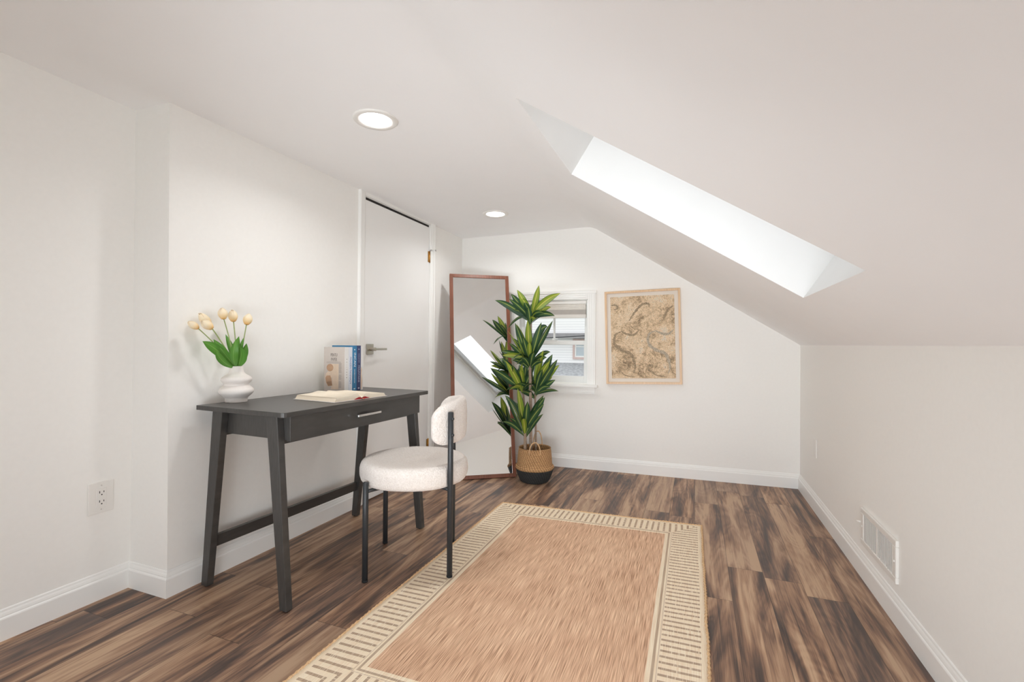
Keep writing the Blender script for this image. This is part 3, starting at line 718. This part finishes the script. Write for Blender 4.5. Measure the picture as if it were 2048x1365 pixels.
# ================================================================ FRAMED PRINT
pc = empty('framed_print', P0 + Vector((cos(BANG), sin(BANG), 0)) * 1.566 + Vector((0, 0, 1.080)) + bo * .002, (0, radians(-1.6), 0))
pc.rotation_euler = (Matrix.Rotation(BANG, 4, 'Z') @ Matrix.Rotation(radians(-1.6), 4, 'Y')).to_euler()
tag(pc, 'framed faded floral paisley print in a pale wood frame on the back wall', 'picture')
pw, ph = .287, .370
m = MB()
for a in ((-pw, -pw + .016, -ph, ph), (pw - .016, pw, -ph, ph), (-pw + .016, pw - .016, -ph, -ph + .016), (-pw + .016, pw - .016, ph - .016, ph)):
    m.box(a[0], a[1], -.026, 0, a[2], a[3])
m.build('frame', MAPLE, pc, bevel=.0015)
MB().box(-pw + .014, pw - .014, -.012, -.002, -ph + .014, ph - .014).build('mat_board', MATB, pc)
aw, ah = .243, .325
ar = MB().box(-aw, aw, -.014, -.0115, -ah, ah).build('print', ART, pc)
m = None
def plume(_, pts, w, mi=0):
    m = MB()
    n = 28; P = [Vector((x, 0, z)) for x, z in pts]; C = []
    for i in range(n + 1):
        t_ = i / n * (len(P) - 1); k = min(int(t_), len(P) - 2); f = t_ - k
        p0 = P[max(k - 1, 0)]; p1 = P[k]; p2 = P[k + 1]; p3 = P[min(k + 2, len(P) - 1)]
        C.append(.5 * ((2 * p1) + (-p0 + p2) * f + (2 * p0 - 5 * p1 + 4 * p2 - p3) * f * f + (-p0 + 3 * p1 - 3 * p2 + p3) * f ** 3))
    b = len(m.v)
    for i in range(n + 1):
        tg = (C[min(i + 1, n)] - C[max(i - 1, 0)]).normalized(); nr = Vector((-tg.z, 0, tg.x)); ww = w * sin(pi * min(1, (i + .6) / (n + .6))) ** .6 * (1 + .25 * sin(i * 2.2))
        for s in (-1, 1):
            q = C[i] + nr * ww * s; q.x = max(-aw, min(aw, q.x)); q.z = max(-ah, min(ah, q.z)); m.v.append((q.x, -.01425, q.z))
    for i in range(n): m.face([b + 2 * i, b + 2 * i + 2, b + 2 * i + 3, b + 2 * i + 1][::-1])
    m.build('plume', ARTG if mi else ARTD, ar)
plume(m, [(-.10, .13), (-.06, .19), (0, .255), (.05, .26), (.055, .23)], .009)
plume(m, [(.16, .13), (.19, .2), (.235, .24)], .008)
plume(m, [(-.24, .26), (-.20, .26), (-.19, .235), (-.22, .22)], .008)
for dx, g in ((-.225, 0), (.035, 1)):
    plume(m, [(dx + .06, .045), (dx + .015, .02), (dx + .01, -.05), (dx + .06, -.10), (dx + .13, -.13), (dx + .155, -.18), (dx + .165, -.24), (dx + .15, -.29)], .012, g)
    plume(m, [(dx + .06, .05), (dx + .11, .025), (dx + .16, .02), (dx + .2, .055)], .009, g)
plume(m, [(-.17, -.27), (-.14, -.30), (-.06, -.315)], .004); plume(m, [(.06, -.27), (.10, -.30), (.18, -.315)], .004)

# ================================================================ VASE + TULIPS
VX, VY = -1.874, 1.497
VP = [(.0, .004), (.036, .002), (.0415, 0), (.0435, .003), (.0438, .013), (.0465, .021), (.056, .030), (.0655, .040), (.068, .049), (.0655, .058), (.057, .0665), (.0495, .0725), (.0470, .0775), (.0495, .082), (.056, .0875), (.0600, .095), (.0598, .102), (.056, .1085), (.047, .115), (.036, .122), (.0295, .131), (.0265, .142), (.0258, .153), (.0255, .156), (.0235, .1575), (.0215, .156), (.0215, .14), (.024, .12), (.024, .03), (.0, .028)]
# smooth profile
def smoothprof(P, n=4):
    out = []
    for i in range(len(P) - 1):
        p0 = P[max(i - 1, 0)]; p1 = P[i]; p2 = P[i + 1]; p3 = P[min(i + 2, len(P) - 1)]
        for k in range(n):
            f = k / n; out.append(tuple(max(0.0002 if c == 0 else -1, .5 * ((2 * p1[c]) + (-p0[c] + p2[c]) * f + (2 * p0[c] - 5 * p1[c] + 4 * p2[c] - p3[c]) * f * f + (-p0[c] + 3 * p1[c] - 3 * p2[c] + p3[c]) * f ** 3)) for c in (0, 1)))
    return out + [P[-1]]
va = MB().lathe(smoothprof(VP), 72).build('vase', CERAM, loc=(VX, VY, DH)); tag(va, 'matte off-white ceramic vase of stacked rounded bulges on the black desk', 'vase')
def bez(a, b, c, n):
    return [a * (1 - t) ** 2 + b * 2 * t * (1 - t) + c * t * t for t in [i / n for i in range(n + 1)]]
def leafmesh(m, path, width, side, mi=0, fold=.25, n2=4, peak=.45):
    n = len(path) - 1; b = len(m.v)
    for i, p in enumerate(path):
        t = i / n; tg = (path[min(i + 1, n)] - path[max(i - 1, 0)]).normalized()
        s = (side - tg * side.dot(tg)).normalized(); nr = tg.cross(s)
        # lance shape
        w = width * (sin(pi * min(1, t / (2 * peak)) if t < peak else pi / 2) if t < peak else cos(pi / 2 * ((t - peak) / (1 - peak)) ** 1.35))
        w = max(w, width * (.22 if t < .3 else .01))
        for k in range(n2 + 1):
            u = k / n2 * 2 - 1; m.v.append(tuple(p + s * (u * w / 2) + nr * (abs(u) * w / 2 * fold)))
    for i in range(n):
        for k in range(n2):
            q = b + i * (n2 + 1) + k
            m.face([q, q + 1, q + n2 + 2, q + n2 + 1], uv=[(k / n2, i / n), ((k + 1) / n2, i / n), ((k + 1) / n2, (i + 1) / n), (k / n2, (i + 1) / n)], mi=mi, sm=True)
def petalhead(m, base, axis, Lh, R, tw=0., openk=0.):
    axis = axis.normalized(); ref = Vector((0, 0, 1)) if abs(axis.z) < .9 else Vector((1, 0, 0)); u = axis.cross(ref).normalized(); w = axis.cross(u)
    for ring, (n, rr, ph, ll) in enumerate(((3, .88, 0, .97), (3, 1., pi / 3, 1.))):
        for k in range(n):
            a0 = tw + ph + 2 * pi * k / n; b = len(m.v); NI, NJ = 12, 8
            for i in range(NI + 1):
                t = i / NI; r = R * rr * (sin(pi * (.06 + .80 * t)) ** .62) * sqrt(max(.02, 1 - .95 * t ** 3.4)); half = radians(66) * (1 - max(0, (t - .60) / .40) ** 2.0 * .94)
                for j in range(NJ + 1):
                    v = j / NJ * 2 - 1; a = a0 + v * half; rj = r * (1 + .05 * (1 - abs(v)) - .03 * abs(v))
                    p = base + axis * (t * Lh * ll - (1 - cos(v * .8)) * .004 * t) + (u * cos(a) + w * sin(a)) * rj; m.v.append(tuple(p))
            for i in range(NI):
                for j in range(NJ):
                    q = b + i * (NJ + 1) + j; m.face([q, q + 1, q + NJ + 2, q + NJ + 1], uv=[(j / NJ, i / NI), ((j + 1) / NJ, i / NI), ((j + 1) / NJ, (i + 1) / NI), (j / NJ, (i + 1) / NI)], sm=True)
VASE = Vector((VX, VY, DH))
def scr(dx, dy): return (CR * dx - CU * dy)
tul = [ # base px, tip px, x plane, bend dx, label
    ((396, 657), (375, 643), -1.905, 'leftmost cream tulip, lying lowest and nearly horizontal toward the wall'),
    ((420, 652), (397, 626), -1.915, 'cream tulip partly hidden behind the second tulip from the left'),
    ((424, 657), (402, 641), -1.865, 'cream tulip second from the left, in front of a paler bloom'),
    ((447.5, 638), (443.5, 615), -1.870, 'tallest cream tulip, upright at the middle of the bunch'),
    ((467, 643), (464, 619), -1.895, 'cream tulip just right of the tallest bloom'),
    ((493, 649), (499, 627), -1.850, 'rightmost cream tulip, leaning away from the others'),
]
for i, (bp_, tp, xp, lab) in enumerate(tul):
    B_ = at_x(bp_[0], bp_[1], xp); T_ = at_x(tp[0], tp[1], xp - (.012 if i < 3 else 0)); 
    if T_.x < -1.935: T_.x = -1.935
    a = 2 * pi * i / 6; root = VASE + Vector((.008 * cos(a), .008 * sin(a), .035)); neck = VASE + Vector((0.006 * cos(a), .012 * (i - 2.5) / 2.5, .157))
    e = empty('tulip', root); tag(e, lab, 'tulip', 'tulips in the white vase')
    rel = lambda p: p - root
    mid = neck.lerp(B_, .5) + Vector((0, 0, .012)); pth = [rel(root), rel(root.lerp(neck, .5)), rel(neck)] + [rel(p) for p in bez(neck, mid, B_, 12)[1:]]
    MB().tube(pth, .0022, 10).build('stem', STEM, e)
    m = MB(); ax = T_ - B_; petalhead(m, rel(B_) - ax.normalized() * .002, ax, (T_ - B_).length * 1.02, .0196 if i != 0 else .0155, a); hd = m.build('bloom', PETAL, e)
    sd_ = hd.modifiers.new('thick', 'SOLIDIFY'); sd_.thickness = .0008
# leaves belong to particular tulips (parts)
tl = [o for o in COL.objects if o.name.startswith('tulip') and o.type == 'EMPTY']
def tleaf(k, pts, width, side, fold=.3, xoff=0.):
    e = tl[k]; root = e.location; P = [at_x(px, py, x) - root for px, py, x in pts]
    st = VASE + Vector((0, 0, .145)) - root
    full = bez(st, P[0], P[1], 14)
    m = MB(); leafmesh(m, full, width, Vector(side), fold=fold, peak=.55); m.build('leaf', TULL, e)
tleaf(0, [(440, 700, -1.87), (405, 683, -1.89)], .042, (.5, .2, .9), .2)
tleaf(2, [(452, 712, -1.86), (427, 679, -1.88)], .036, (.3, .6, .8), .25)
tleaf(1, [(440, 728, -1.85), (432, 700, -1.83)], .028, (.4, .5, .8), .2)
tleaf(3, [(466, 706, -1.885), (451, 669, -1.90)], .026, (.8, .5, .1))
tleaf(4, [(466, 700, -1.87), (478, 673, -1.87)], .030, (.9, .4, 0))
tleaf(5, [(478, 702, -1.84), (487, 676, -1.84)], .018, (.9, .4, 0))
tleaf(5, [(486, 718, -1.85), (493, 687, -1.86)], .034, (.8, .5, 0))
tleaf(4, [(486, 716, -1.82), (480, 694, -1.82)], .050, (.93, .36, 0), .15)
tleaf(3, [(460, 715, -1.81), (473, 678, -1.82)], .036, (.93, .36, 0), .3)

# ================================================================ BOOKS
PAPER = plain('book_paper', lin(236, 226, 208), .85, nscale=300, namt=.03)
def text(parent, s, size, mat, m44, name='title', font_sx=1.0, extr=.0002, align='CENTER', space=1.0):
    cu = bpy.data.curves.new(name, 'FONT'); cu.body = s; cu.size = size; cu.extrude = extr; cu.align_x = align; cu.align_y = 'CENTER'; cu.space_character = space
    ob = bpy.data.objects.new('t', cu); COL.objects.link(ob)
    dg = bpy.context.evaluated_depsgraph_get(); me = bpy.data.meshes.new_from_object(ob.evaluated_get(dg)); bpy.data.objects.remove(ob)
    me.transform(m44 @ Matrix.Diagonal((font_sx, 1, 1, 1))); me.materials.clear(); me.materials.append(mat); me.name = name
    o = bpy.data.objects.new(name, me); COL.objects.link(o); o.parent = parent; return o
BX = -1.738                                # spine plane of the standing books
def stand_book(y, t, wdt, hgt, cov, label, spine=None, x=BX):
    e = empty('book', (x, y, DH)); tag(e, label, 'book', 'books standing at the back of the desk')
    # cover: two boards and a spine;  local x: 0 = spine face, -wdt = fore edge; y: 0..t
    m = MB(); m.box(-wdt, 0, 0, .0022, 0, hgt); m.box(-wdt, 0, t - .0022, t, 0, hgt); m.box(-.003, 0, .0022, t - .0022, 0, hgt)
    if spine: 
        m.box(-.0005, .0004, .0, t, 0, hgt, 1)
    m.build('cover', [cov, spine] if spine else cov, e, bevel=.0006)
    MB().box(-wdt + .004, -.003, .0024, t - .0024, .003, hgt - .003).build('pages', PAPER, e)
    return e
def spine_m(y, z): # text runs downwards on a face looking along +x
    return Matrix.Translation((.0006, y, z)) @ Matrix(((0, 0, 1, 0), (0, 1, 0, 0), (-1, 0, 0, 0), (0, 0, 0, 1)))
# columns: text x -> -z, text y -> +y, normal -> +x
yb = 2.024
GREYC = plain('book_grey_cover', lin(206, 196, 188), .5, nscale=20, namt=.02); WHITEC = plain('book_white_spine', lin(232, 230, 228), .5, nscale=20, namt=.01)
PALEB = plain('book_pale_blue', lin(222, 226, 236), .5, nscale=20, namt=.01); BLUEC = plain('book_blue', lin(58, 128, 172), .4, nscale=18, namt=.12); NAVYC = plain('book_navy', lin(60, 70, 112), .4, nscale=18, namt=.12)
INKG = plain('ink_grey', lin(140, 130, 124), .6, nscale=30, namt=.05); INKB = plain('ink_blue', lin(96, 122, 170), .6, nscale=30, namt=.05); INKW = plain('ink_white', lin(236, 242, 244), .6, nscale=30, namt=.02)
BLUSH = plain('cover_art_tan', lin(196, 158, 128), .6, nscale=30, namt=.15); BLUSHL = plain('cover_art_cream', lin(228, 206, 184), .6, nscale=40, namt=.06); BLUSHD = plain('cover_art_brown', lin(164, 130, 104), .6, nscale=40, namt=.12)
BWD = .140
b1 = stand_book(yb, .029, BWD, .239, GREYC, 'grey book with a paper sculpture on its cover, nearest the vase of the standing books', WHITEC)
text(b1, 'R C I I T E E B', .0095, INKG, spine_m(.0145, .125), space=1.7)
# cover face looks along -y : text x -> +x, text y -> +z, normal -> -y
def cov_m(x, z): return Matrix.Translation((x, -.0006, z)) @ Matrix(((1, 0, 0, 0), (0, 0, -1, 0), (0, 1, 0, 0), (0, 0, 0, 1)))
text(b1, 'PENTU', .024, INKG, cov_m(-.072, .196), font_sx=.62); text(b1, 'PAPER', .024, INKG, cov_m(-.072, .172), font_sx=.62)
m = MB()
for i in range(30):
    z = .150 - i * .0044
    if i in (12, 13, 20, 21): continue
    m.box(-.038, -.020 - (i * 7 % 5) * .001, -.0005, 0, z, z + .0012)
for z in (.158, .153): m.box(-.122, -.026, -.0005, 0, z, z + .001)
m.build('blurb_lines', INKG, b1)
m = MB()   # sculpture picture, printed flat
def flatpoly(m, pts, mi, dy): b = len(m.v); m.v += [(x, dy, z) for x, z in pts]; m.face([b + i for i in range(len(pts))], mi=mi)
flatpoly(m, [(-.092, 0.012), (-.040, .012), (-.040, .148), (-.090, .148), (-.10, .12), (-.092, .10), (-.085, .08), (-.080, .05)], 1, -.0006)
flatpoly(m, [(-.098 + .023 * cos(a), .128 + .02 * sin(a)) for a in [2 * pi * k / 24 for k in range(24)]], 0, -.0008)
flatpoly(m, [(-.130, .075), (-.126, .095), (-.112, .108), (-.094, .106), (-.083, .094), (-.086, .07), (-.080, .03), (-.110, .026), (-.124, .045)], 1, -.0010)
flatpoly(m, [(-.128, .072), (-.120, .084), (-.096, .086), (-.088, .07), (-.081, .032), (-.109, .028), (-.122, .045)], 0, -.0012)
flatpoly(m, [(-.120, .050), (-.088, .056), (-.081, .032), (-.109, .028)], 2, -.0014)
m.build('cover_picture', [BLUSH, BLUSHL, BLUSHD], b1)
yb += .030
b2 = stand_book(yb, .029, BWD, .239, WHITEC, 'pale book with blue spine lettering, between the grey book and the bright blue one', PALEB)
text(b2, 'FROZEN PANNADY', .0175, INKB, spine_m(.015, .112), font_sx=.96)
yb += .030
b3 = stand_book(yb, .036, BWD, .2475, BLUEC, 'bright blue book with a white title, third of the standing books')
text(b3, 'INCAN', .022, INKW, spine_m(.019, .170), font_sx=1.12); text(b3, 'SUMMER IN NATURE', .0085, INKW, spine_m(.018, .080), font_sx=.95)
MB().box(0, .0006, .014, .021, .222, .228).build('publisher_mark', INKW, b3); MB().box(0, .0006, .012, .024, .008, .014).build('publisher_mark', INKW, b3)
yb += .037
b4 = stand_book(yb, .032, BWD, .2475, NAVYC, 'dark navy book with a pale mountain title, right of the bright blue one')
INKL = plain('ink_lilac', lin(196, 196, 216), .6, nscale=30, namt=.03)
text(b4, 'MOUNTAINS', .0165, INKL, spine_m(.016, .092), font_sx=.98); text(b4, 'THE BLUE MISTY', .0075, INKL, spine_m(.016, .178))
MB().box(0, .0006, .012, .018, .224, .230).build('publisher_mark', INKL, b4); MB().box(0, .0006, .010, .022, .008, .016).build('publisher_mark', INKL, b4)
yb += .033
b5 = stand_book(yb, .024, BWD, .236, WHITEC, 'thin white book with a blush pattern, farthest of the standing books from the vase', x=BX - .004)
m = MB(); 
b = len(m.v); pts = [(.003, .004), (.014, .004), (.018, .05), (.012, .09), (.016, .11), (.010, .13), (.004, .12), (.002, .06)]; m.v += [(.0006, y, z) for y, z in pts]; m.face([b + i for i in range(8)])
m.build('spine_picture', BLUSHL, b5)

# open book
ob_ang = radians(-7)
obk = empty('open_book', (-1.573, 1.815, DH), (0, 0, ob_ang)); tag(obk, 'open hardcover book with cream pages and red endbands lying on the black desk', 'book')
HX, HY = .133, .165
m = MB(); m.box(-HX, HX, -HY, -.012, .0, .003); m.box(-HX, HX, .012, HY, .0, .003); m.box(-HX, HX, -.012, .012, 0, .0022)
m.build('cover', plain('open_book_cover', lin(226, 220, 216), .5, nscale=20, namt=.02), obk, bevel=.0006)
PAGE = plain('open_page', lin(240, 228, 208), .8, nscale=8, namt=.02)
for s, T, nm in ((-1, .024, 'left_pages'), (1, .021, 'right_pages')):
    m = MB(); n = 24; top = []; bot = []
    for i in range(n + 1):
        t_ = i / n; yv = (.001 + (HY - .012 - .001) * t_)
        hgt = T * (min(1, t_ / .16) ** .5 if t_ < .16 else 1) * (1 + .25 * math.exp(-((t_ - .2) / .16) ** 2)) * (1 - .18 * t_)
        lift = .010 * math.exp(-(t_ / .14) ** 2)
        top.append((yv if t_ < 1 else yv - .008, max(.008, hgt))); bot.append((yv + (.004 if t_ > .99 else 0), .0032 + lift * (1 if t_ > .02 else .6)))
    b = len(m.v)
    for xx_ in (-HX + .004, HX - .004):
        for yv, z in top: m.v.append((xx_, s * yv, z))
        for yv, z in bot: m.v.append((xx_, s * yv, min(z, .013)))
    N1 = n + 1
    for i in range(n):
        q = [b + i, b + i + 1, b + 2 * N1 + i + 1, b + 2 * N1 + i]; m.face(q if s < 0 else q[::-1], sm=True)
        q = [b + N1 + i, b + 2 * N1 + N1 + i, b + 2 * N1 + N1 + i + 1, b + N1 + i + 1]; m.face(q if s < 0 else q[::-1])
        for off, fl_ in ((0, 0), (2 * N1, 1)):
            q = [b + off + i, b + off + N1 + i, b + off + N1 + i + 1, b + off + i + 1]; m.face(q[::-1] if (fl_ ^ (s < 0)) else q)
    q = [b + n, b + N1 + n, b + 3 * N1 + n, b + 2 * N1 + n]; m.face(q)
    m.build(nm, PAGE, obk)
RED = plain('red_endband', lin(178, 34, 40), .5, nscale=60, namt=.15)
for s in (-1, 1):
    m = MB(); P = [Vector((HX - .003, s * y, z)) for y, z in ((.002, .005), (.010, .0115), (.020, .0125), (.032, .0085), (.046, .0045))]
    for i in range(4):
        a, b_ = P[i], P[i + 1]; m.quad(a, b_, (b_.x, b_.y, .0034), (a.x, a.y, .0034)); 
        m.quad((a.x + .004, a.y, a.z * .8), (b_.x + .004, b_.y, b_.z * .8), (b_.x + .004, b_.y, .0034), (a.x + .004, a.y, .0034))
    m.build('endband', RED, obk)
MB().tube([(HX - .01, -.004, .006), (HX + .004, .0, .0055), (HX + .012, .002, .004)], .0035, 8, sq=.4).build('ribbon', plain('ribbon_orange', lin(226, 96, 66), .5, nscale=60, namt=.1), obk)

# ================================================================ BASKET
BXY = Vector((-1.112, 3.352, 0))
bk_ = empty('basket', BXY); tag(bk_, 'round seagrass belly basket, natural top and black bottom, holding the tall plant', 'basket')
o1 = [(.092, 0), (.104, .006), (.118, .030), (.130, .060), (.138, .088), (.1405, .098)]
o2 = [(.1405, .098), (.1445, .106), (.1420, .117), (.1320, .128), (.1290, .150), (.1265, .185), (.1230, .220), (.1195, .243), (.1205, .249), (.1165, .2515), (.1130, .247)]
inn_ = [(.1130, .247), (.117, .22), (.122, .15), (.133, .11), (.122, .04), (.09, .012)]
MB().lathe(smoothprof(o2, 3) + smoothprof(inn_, 3), 84).build('woven_body', SEAG, bk_)
m = MB().lathe(smoothprof(o1, 4), 84); m.disc(.092, .0, seg=84, up=False); m.build('black_base', SEAB, bk_)
vd = Vector((CF.x, CF.y, 0)).normalized(); vr = Vector((CR.x, CR.y, 0)).normalized()
for c_, hgt, hw_, name in ((-vd * .117 + vr * -.005, .062, .040, 'h'), (vd * .112 + vr * .028, .105, .034, 'h2')):
    pts = []
    for i in range(25):
        a = pi * i / 24; pts.append(tuple(c_ + vr * (-cos(a) * hw_) + Vector((0, 0, .215 + (hgt + .03) * sin(a) ** .8))))
    MB().tube(pts, [.0042 + .0006 * sin(i * 2) for i in range(25)], 8).build('handle', CORD, bk_)

# ================================================================ PLANT
pl = empty('potted_dracaena', BXY + Vector((0, 0, .03))); tag(pl, 'tall artificial dracaena with striped green leaves standing in the seagrass basket', 'plant')
PR = pl.location.copy()
MB().lathe([(.001, .10), (.05, .105), (.10, .10), (.103, .0), (.085, -.017), (.001, -.017)], 40).build('soil_pot', plain('dark_soil', lin(58, 46, 38), .95, nscale=60, namt=.4, bump=.5, bdist=.004), pl)
PD = BXY.x * CF.x + BXY.y * CF.y        # depth of plant along the view
random.seed(11)
def P_(px, py, dd=0.): return at_depth(px, py, PD + dd) - PR
canes = [((1049, 905), (1050, 866), -.05, .0105), ((1062, 905), (1060, 728), .0, .0115), ((1072, 905), (1070, 787), .03, .0075), ((1053, 905), (1046, 779), .045, .0085)]
for (b0, b1_, dd, r) in canes:
    a = P_(b0[0], b0[1], dd); z_ = P_(b1_[0], b1_[1], dd); a.z = .08
    mid = (a + z_) / 2 + Vector((.004, 0, 0)); MB().tube(bez(a, mid, z_, 14), [r] * 15, 14).build('cane', CANE, pl)
a = P_(1060, 730); z_ = P_(1061.5, 636); MB().tube(bez(a, (a + z_) / 2 + Vector((.006, 0, 0)), z_, 10), .0085, 12).build('cane', CANE, pl)
heads = [
 ((1061, 641), 0, [(1078, 571, 1), (1034, 580, 1), (1022, 588, 0), (1018, 598, 0), (990, 601, 0), (1121, 587, 1), (1013, 661, 2), (1092, 628, 0), (1086, 618, 1)], 9),
 ((1060, 728), 0, [(1030, 646, 0), (1034, 650, 1), (1016, 662, 1), (1055, 640, 1), (1083, 645, 0), (1106, 641, 0), (1097, 656, 2), (1001, 703, 0), (1017, 686, 0), (1020, 724, 2), (1064, 680, 0), (1046, 676, 0), (1005, 712, 1)], 9),
 ((1070, 787), .03, [(1087, 701, 1), (1105, 709, 0), (1115, 719, 0), (1119, 730, 1), (1112, 742, 1), (1111, 760, 0), (1066, 732, 0), (1100, 722, 1), (1083, 722, 1)], 5),
 ((1046, 779), .045, [(1036, 737, 0), (1011, 722, 1), (1054, 722, 0), (983, 737, 0), (1061, 774, 2), (1003, 716, 0), (1024, 730, 0), (1044, 728, 1)], 5),
 ((1050, 866), -.05, [(1010, 791, 0), (1035, 777, 1), (1029, 803, 0), (1055, 803, 0), (1087, 791, 0), (1090, 795, 0), (1088, 808, 0), (1018, 800, 0)], 3),
]
for hi, (bp_, dd, tips, extra) in enumerate(heads):
    base_ = P_(bp_[0], bp_[1], dd); m = MB()
    axis_dn = Vector((0, 0, -1))
    for k, (tx, ty, kind) in enumerate(tips):
        off = random.uniform(-.12, .04)
        tip = P_(tx, ty, dd + off); d_ = tip - base_; Lf = d_.length
        arch = random.uniform(.06, .2) if kind != 2 else .6
        st = base_ + Vector((random.uniform(-.004, .004), random.uniform(-.004, .004), random.uniform(-.045, .035)))
        mid = st + (tip - st) * .5 + Vector((0, 0, Lf * arch)) + vr * random.uniform(-.015, .015)
        side = d_.cross(Vector((CF.x, CF.y, 0)) * .7 + Vector((random.uniform(-.7, .7), random.uniform(-.7, .7), .4)))
        leafmesh(m, bez(st, mid, tip, 14), min(.060, .030 + Lf * .09), side.normalized(), mi=1 if kind == 1 else 0, fold=random.uniform(.12, .4))
    for k in range(extra + 5):      # the rest of the rosette, all round
        a = 2 * pi * (k + random.random() * .8) / (extra + 5); el = random.uniform(-.05, 1.0); Lf = random.uniform(.16, .26)
        d_ = (vd * cos(a) + vr * sin(a)) * cos(el) * (.8 if cos(a) > 0 else .62) + Vector((0, 0, sin(el)))
        tip = base_ + d_ * Lf; w_ = tip + PR
        if w_.x * CF.x + w_.y * CF.y > PD + .30 or (w_ - Vector((-1.268, 3.382, w_.z))).dot(nn) > .17 * w_.z - .02: continue
        st = base_ + Vector((0, 0, random.uniform(-.05, .02)))
        mid = st + (tip - st) * .5 + Vector((0, 0, .045 + .03 * random.random()))
        leafmesh(m, bez(st, mid, tip, 14), random.uniform(.036, .05), d_.cross(vd + Vector((random.uniform(-.5, .5), random.uniform(-.5, .5), .5))).normalized(), mi=0 if random.random() < .8 else 1, fold=random.uniform(.15, .4))
    m.build('leaf_cluster', [LEAFD, LEAFL], pl)

# ================================================================ OUTSIDE
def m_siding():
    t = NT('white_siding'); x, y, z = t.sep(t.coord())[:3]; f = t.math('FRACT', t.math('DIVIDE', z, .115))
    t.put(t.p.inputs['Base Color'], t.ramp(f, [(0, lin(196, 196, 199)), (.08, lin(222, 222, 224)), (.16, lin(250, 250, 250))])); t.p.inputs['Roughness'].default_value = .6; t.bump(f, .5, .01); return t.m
SID = m_siding()
def bwp(s, dist, z): # point outside: along back wall s, distance out
    return P0 + Vector((cos(BANG), sin(BANG), 0)) * s - bo * dist + Vector((0, 0, z))
hd_ = 17.0
nh = empty('neighbouring_house', bwp(0, hd_, -5.0), (0, 0, BANG)); tag(nh, 'white clapboard house seen through the small window', 'house')
# local: x along, y away, z up from ground (-5)
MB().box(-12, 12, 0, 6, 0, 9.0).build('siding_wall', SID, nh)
rz = 5.0 + .95
m = MB().box(-12, 12, -.45, .02, 6.28, 6.50); m.build('gutter_band', plain('grey_fascia', lin(150, 148, 150), .7, nscale=6, namt=.08), nh)
m = MB().hexa([(-12, -3.6, 4.0), (12, -3.6, 4.0), (12, .02, 5.10), (-12, .02, 5.10), (-12, -3.6, 4.08), (12, -3.6, 4.08), (12, .02, 5.18), (-12, .02, 5.18)]); m.build('porch_roof', plain('grey_shingles', lin(168, 170, 172), .9, nscale=9, namt=.25), nh)
fmw = Matrix(((1, 0, 0, 0), (0, 0, 1, 0), (0, 1, 0, 0), (0, 0, 0, 1)))
NWX, NWZ = -2.0, 5.79
tm = Matrix.Translation((NWX, 0, NWZ)) @ fmw
m = MB(); ringbox(m, -.44, .44, -.44, .46, .09, -.06, .02, tm); f_ = m.build('window_trim', plain('pink_trim', lin(206, 182, 176), .6, nscale=6, namt=.05), nh)
m = MB(); ringbox(m, -.35, .35, -.35, .37, .06, -.04, .02, tm); m.box(-.29, .29, .10, .14, -.03, .01, 0, tm); m.build('window_sash', VINYL, nh)
MB().box(-.30, .30, -.30, .32, -.01, .012, 0, tm).build('window_pane', plain('dull_pane', lin(186, 196, 202), .2, nscale=2, namt=.1), nh)
pa = Vector((-9, -7.0, 5.93)); pb = Vector((7.5, .01, 7.15))
MB().tube(bez(pa, (pa + pb) / 2 - Vector((0, 0, .35)), pb, 24), .016, 8).build('service_cable', BLKMET, nh)
gr = MB().box(-40, 40, -60, 60, -5.1, -5.0).build('ground', plain('outdoor_ground', lin(140, 146, 120), .95, nscale=.6, namt=.2)); tag(gr, kind='structure')
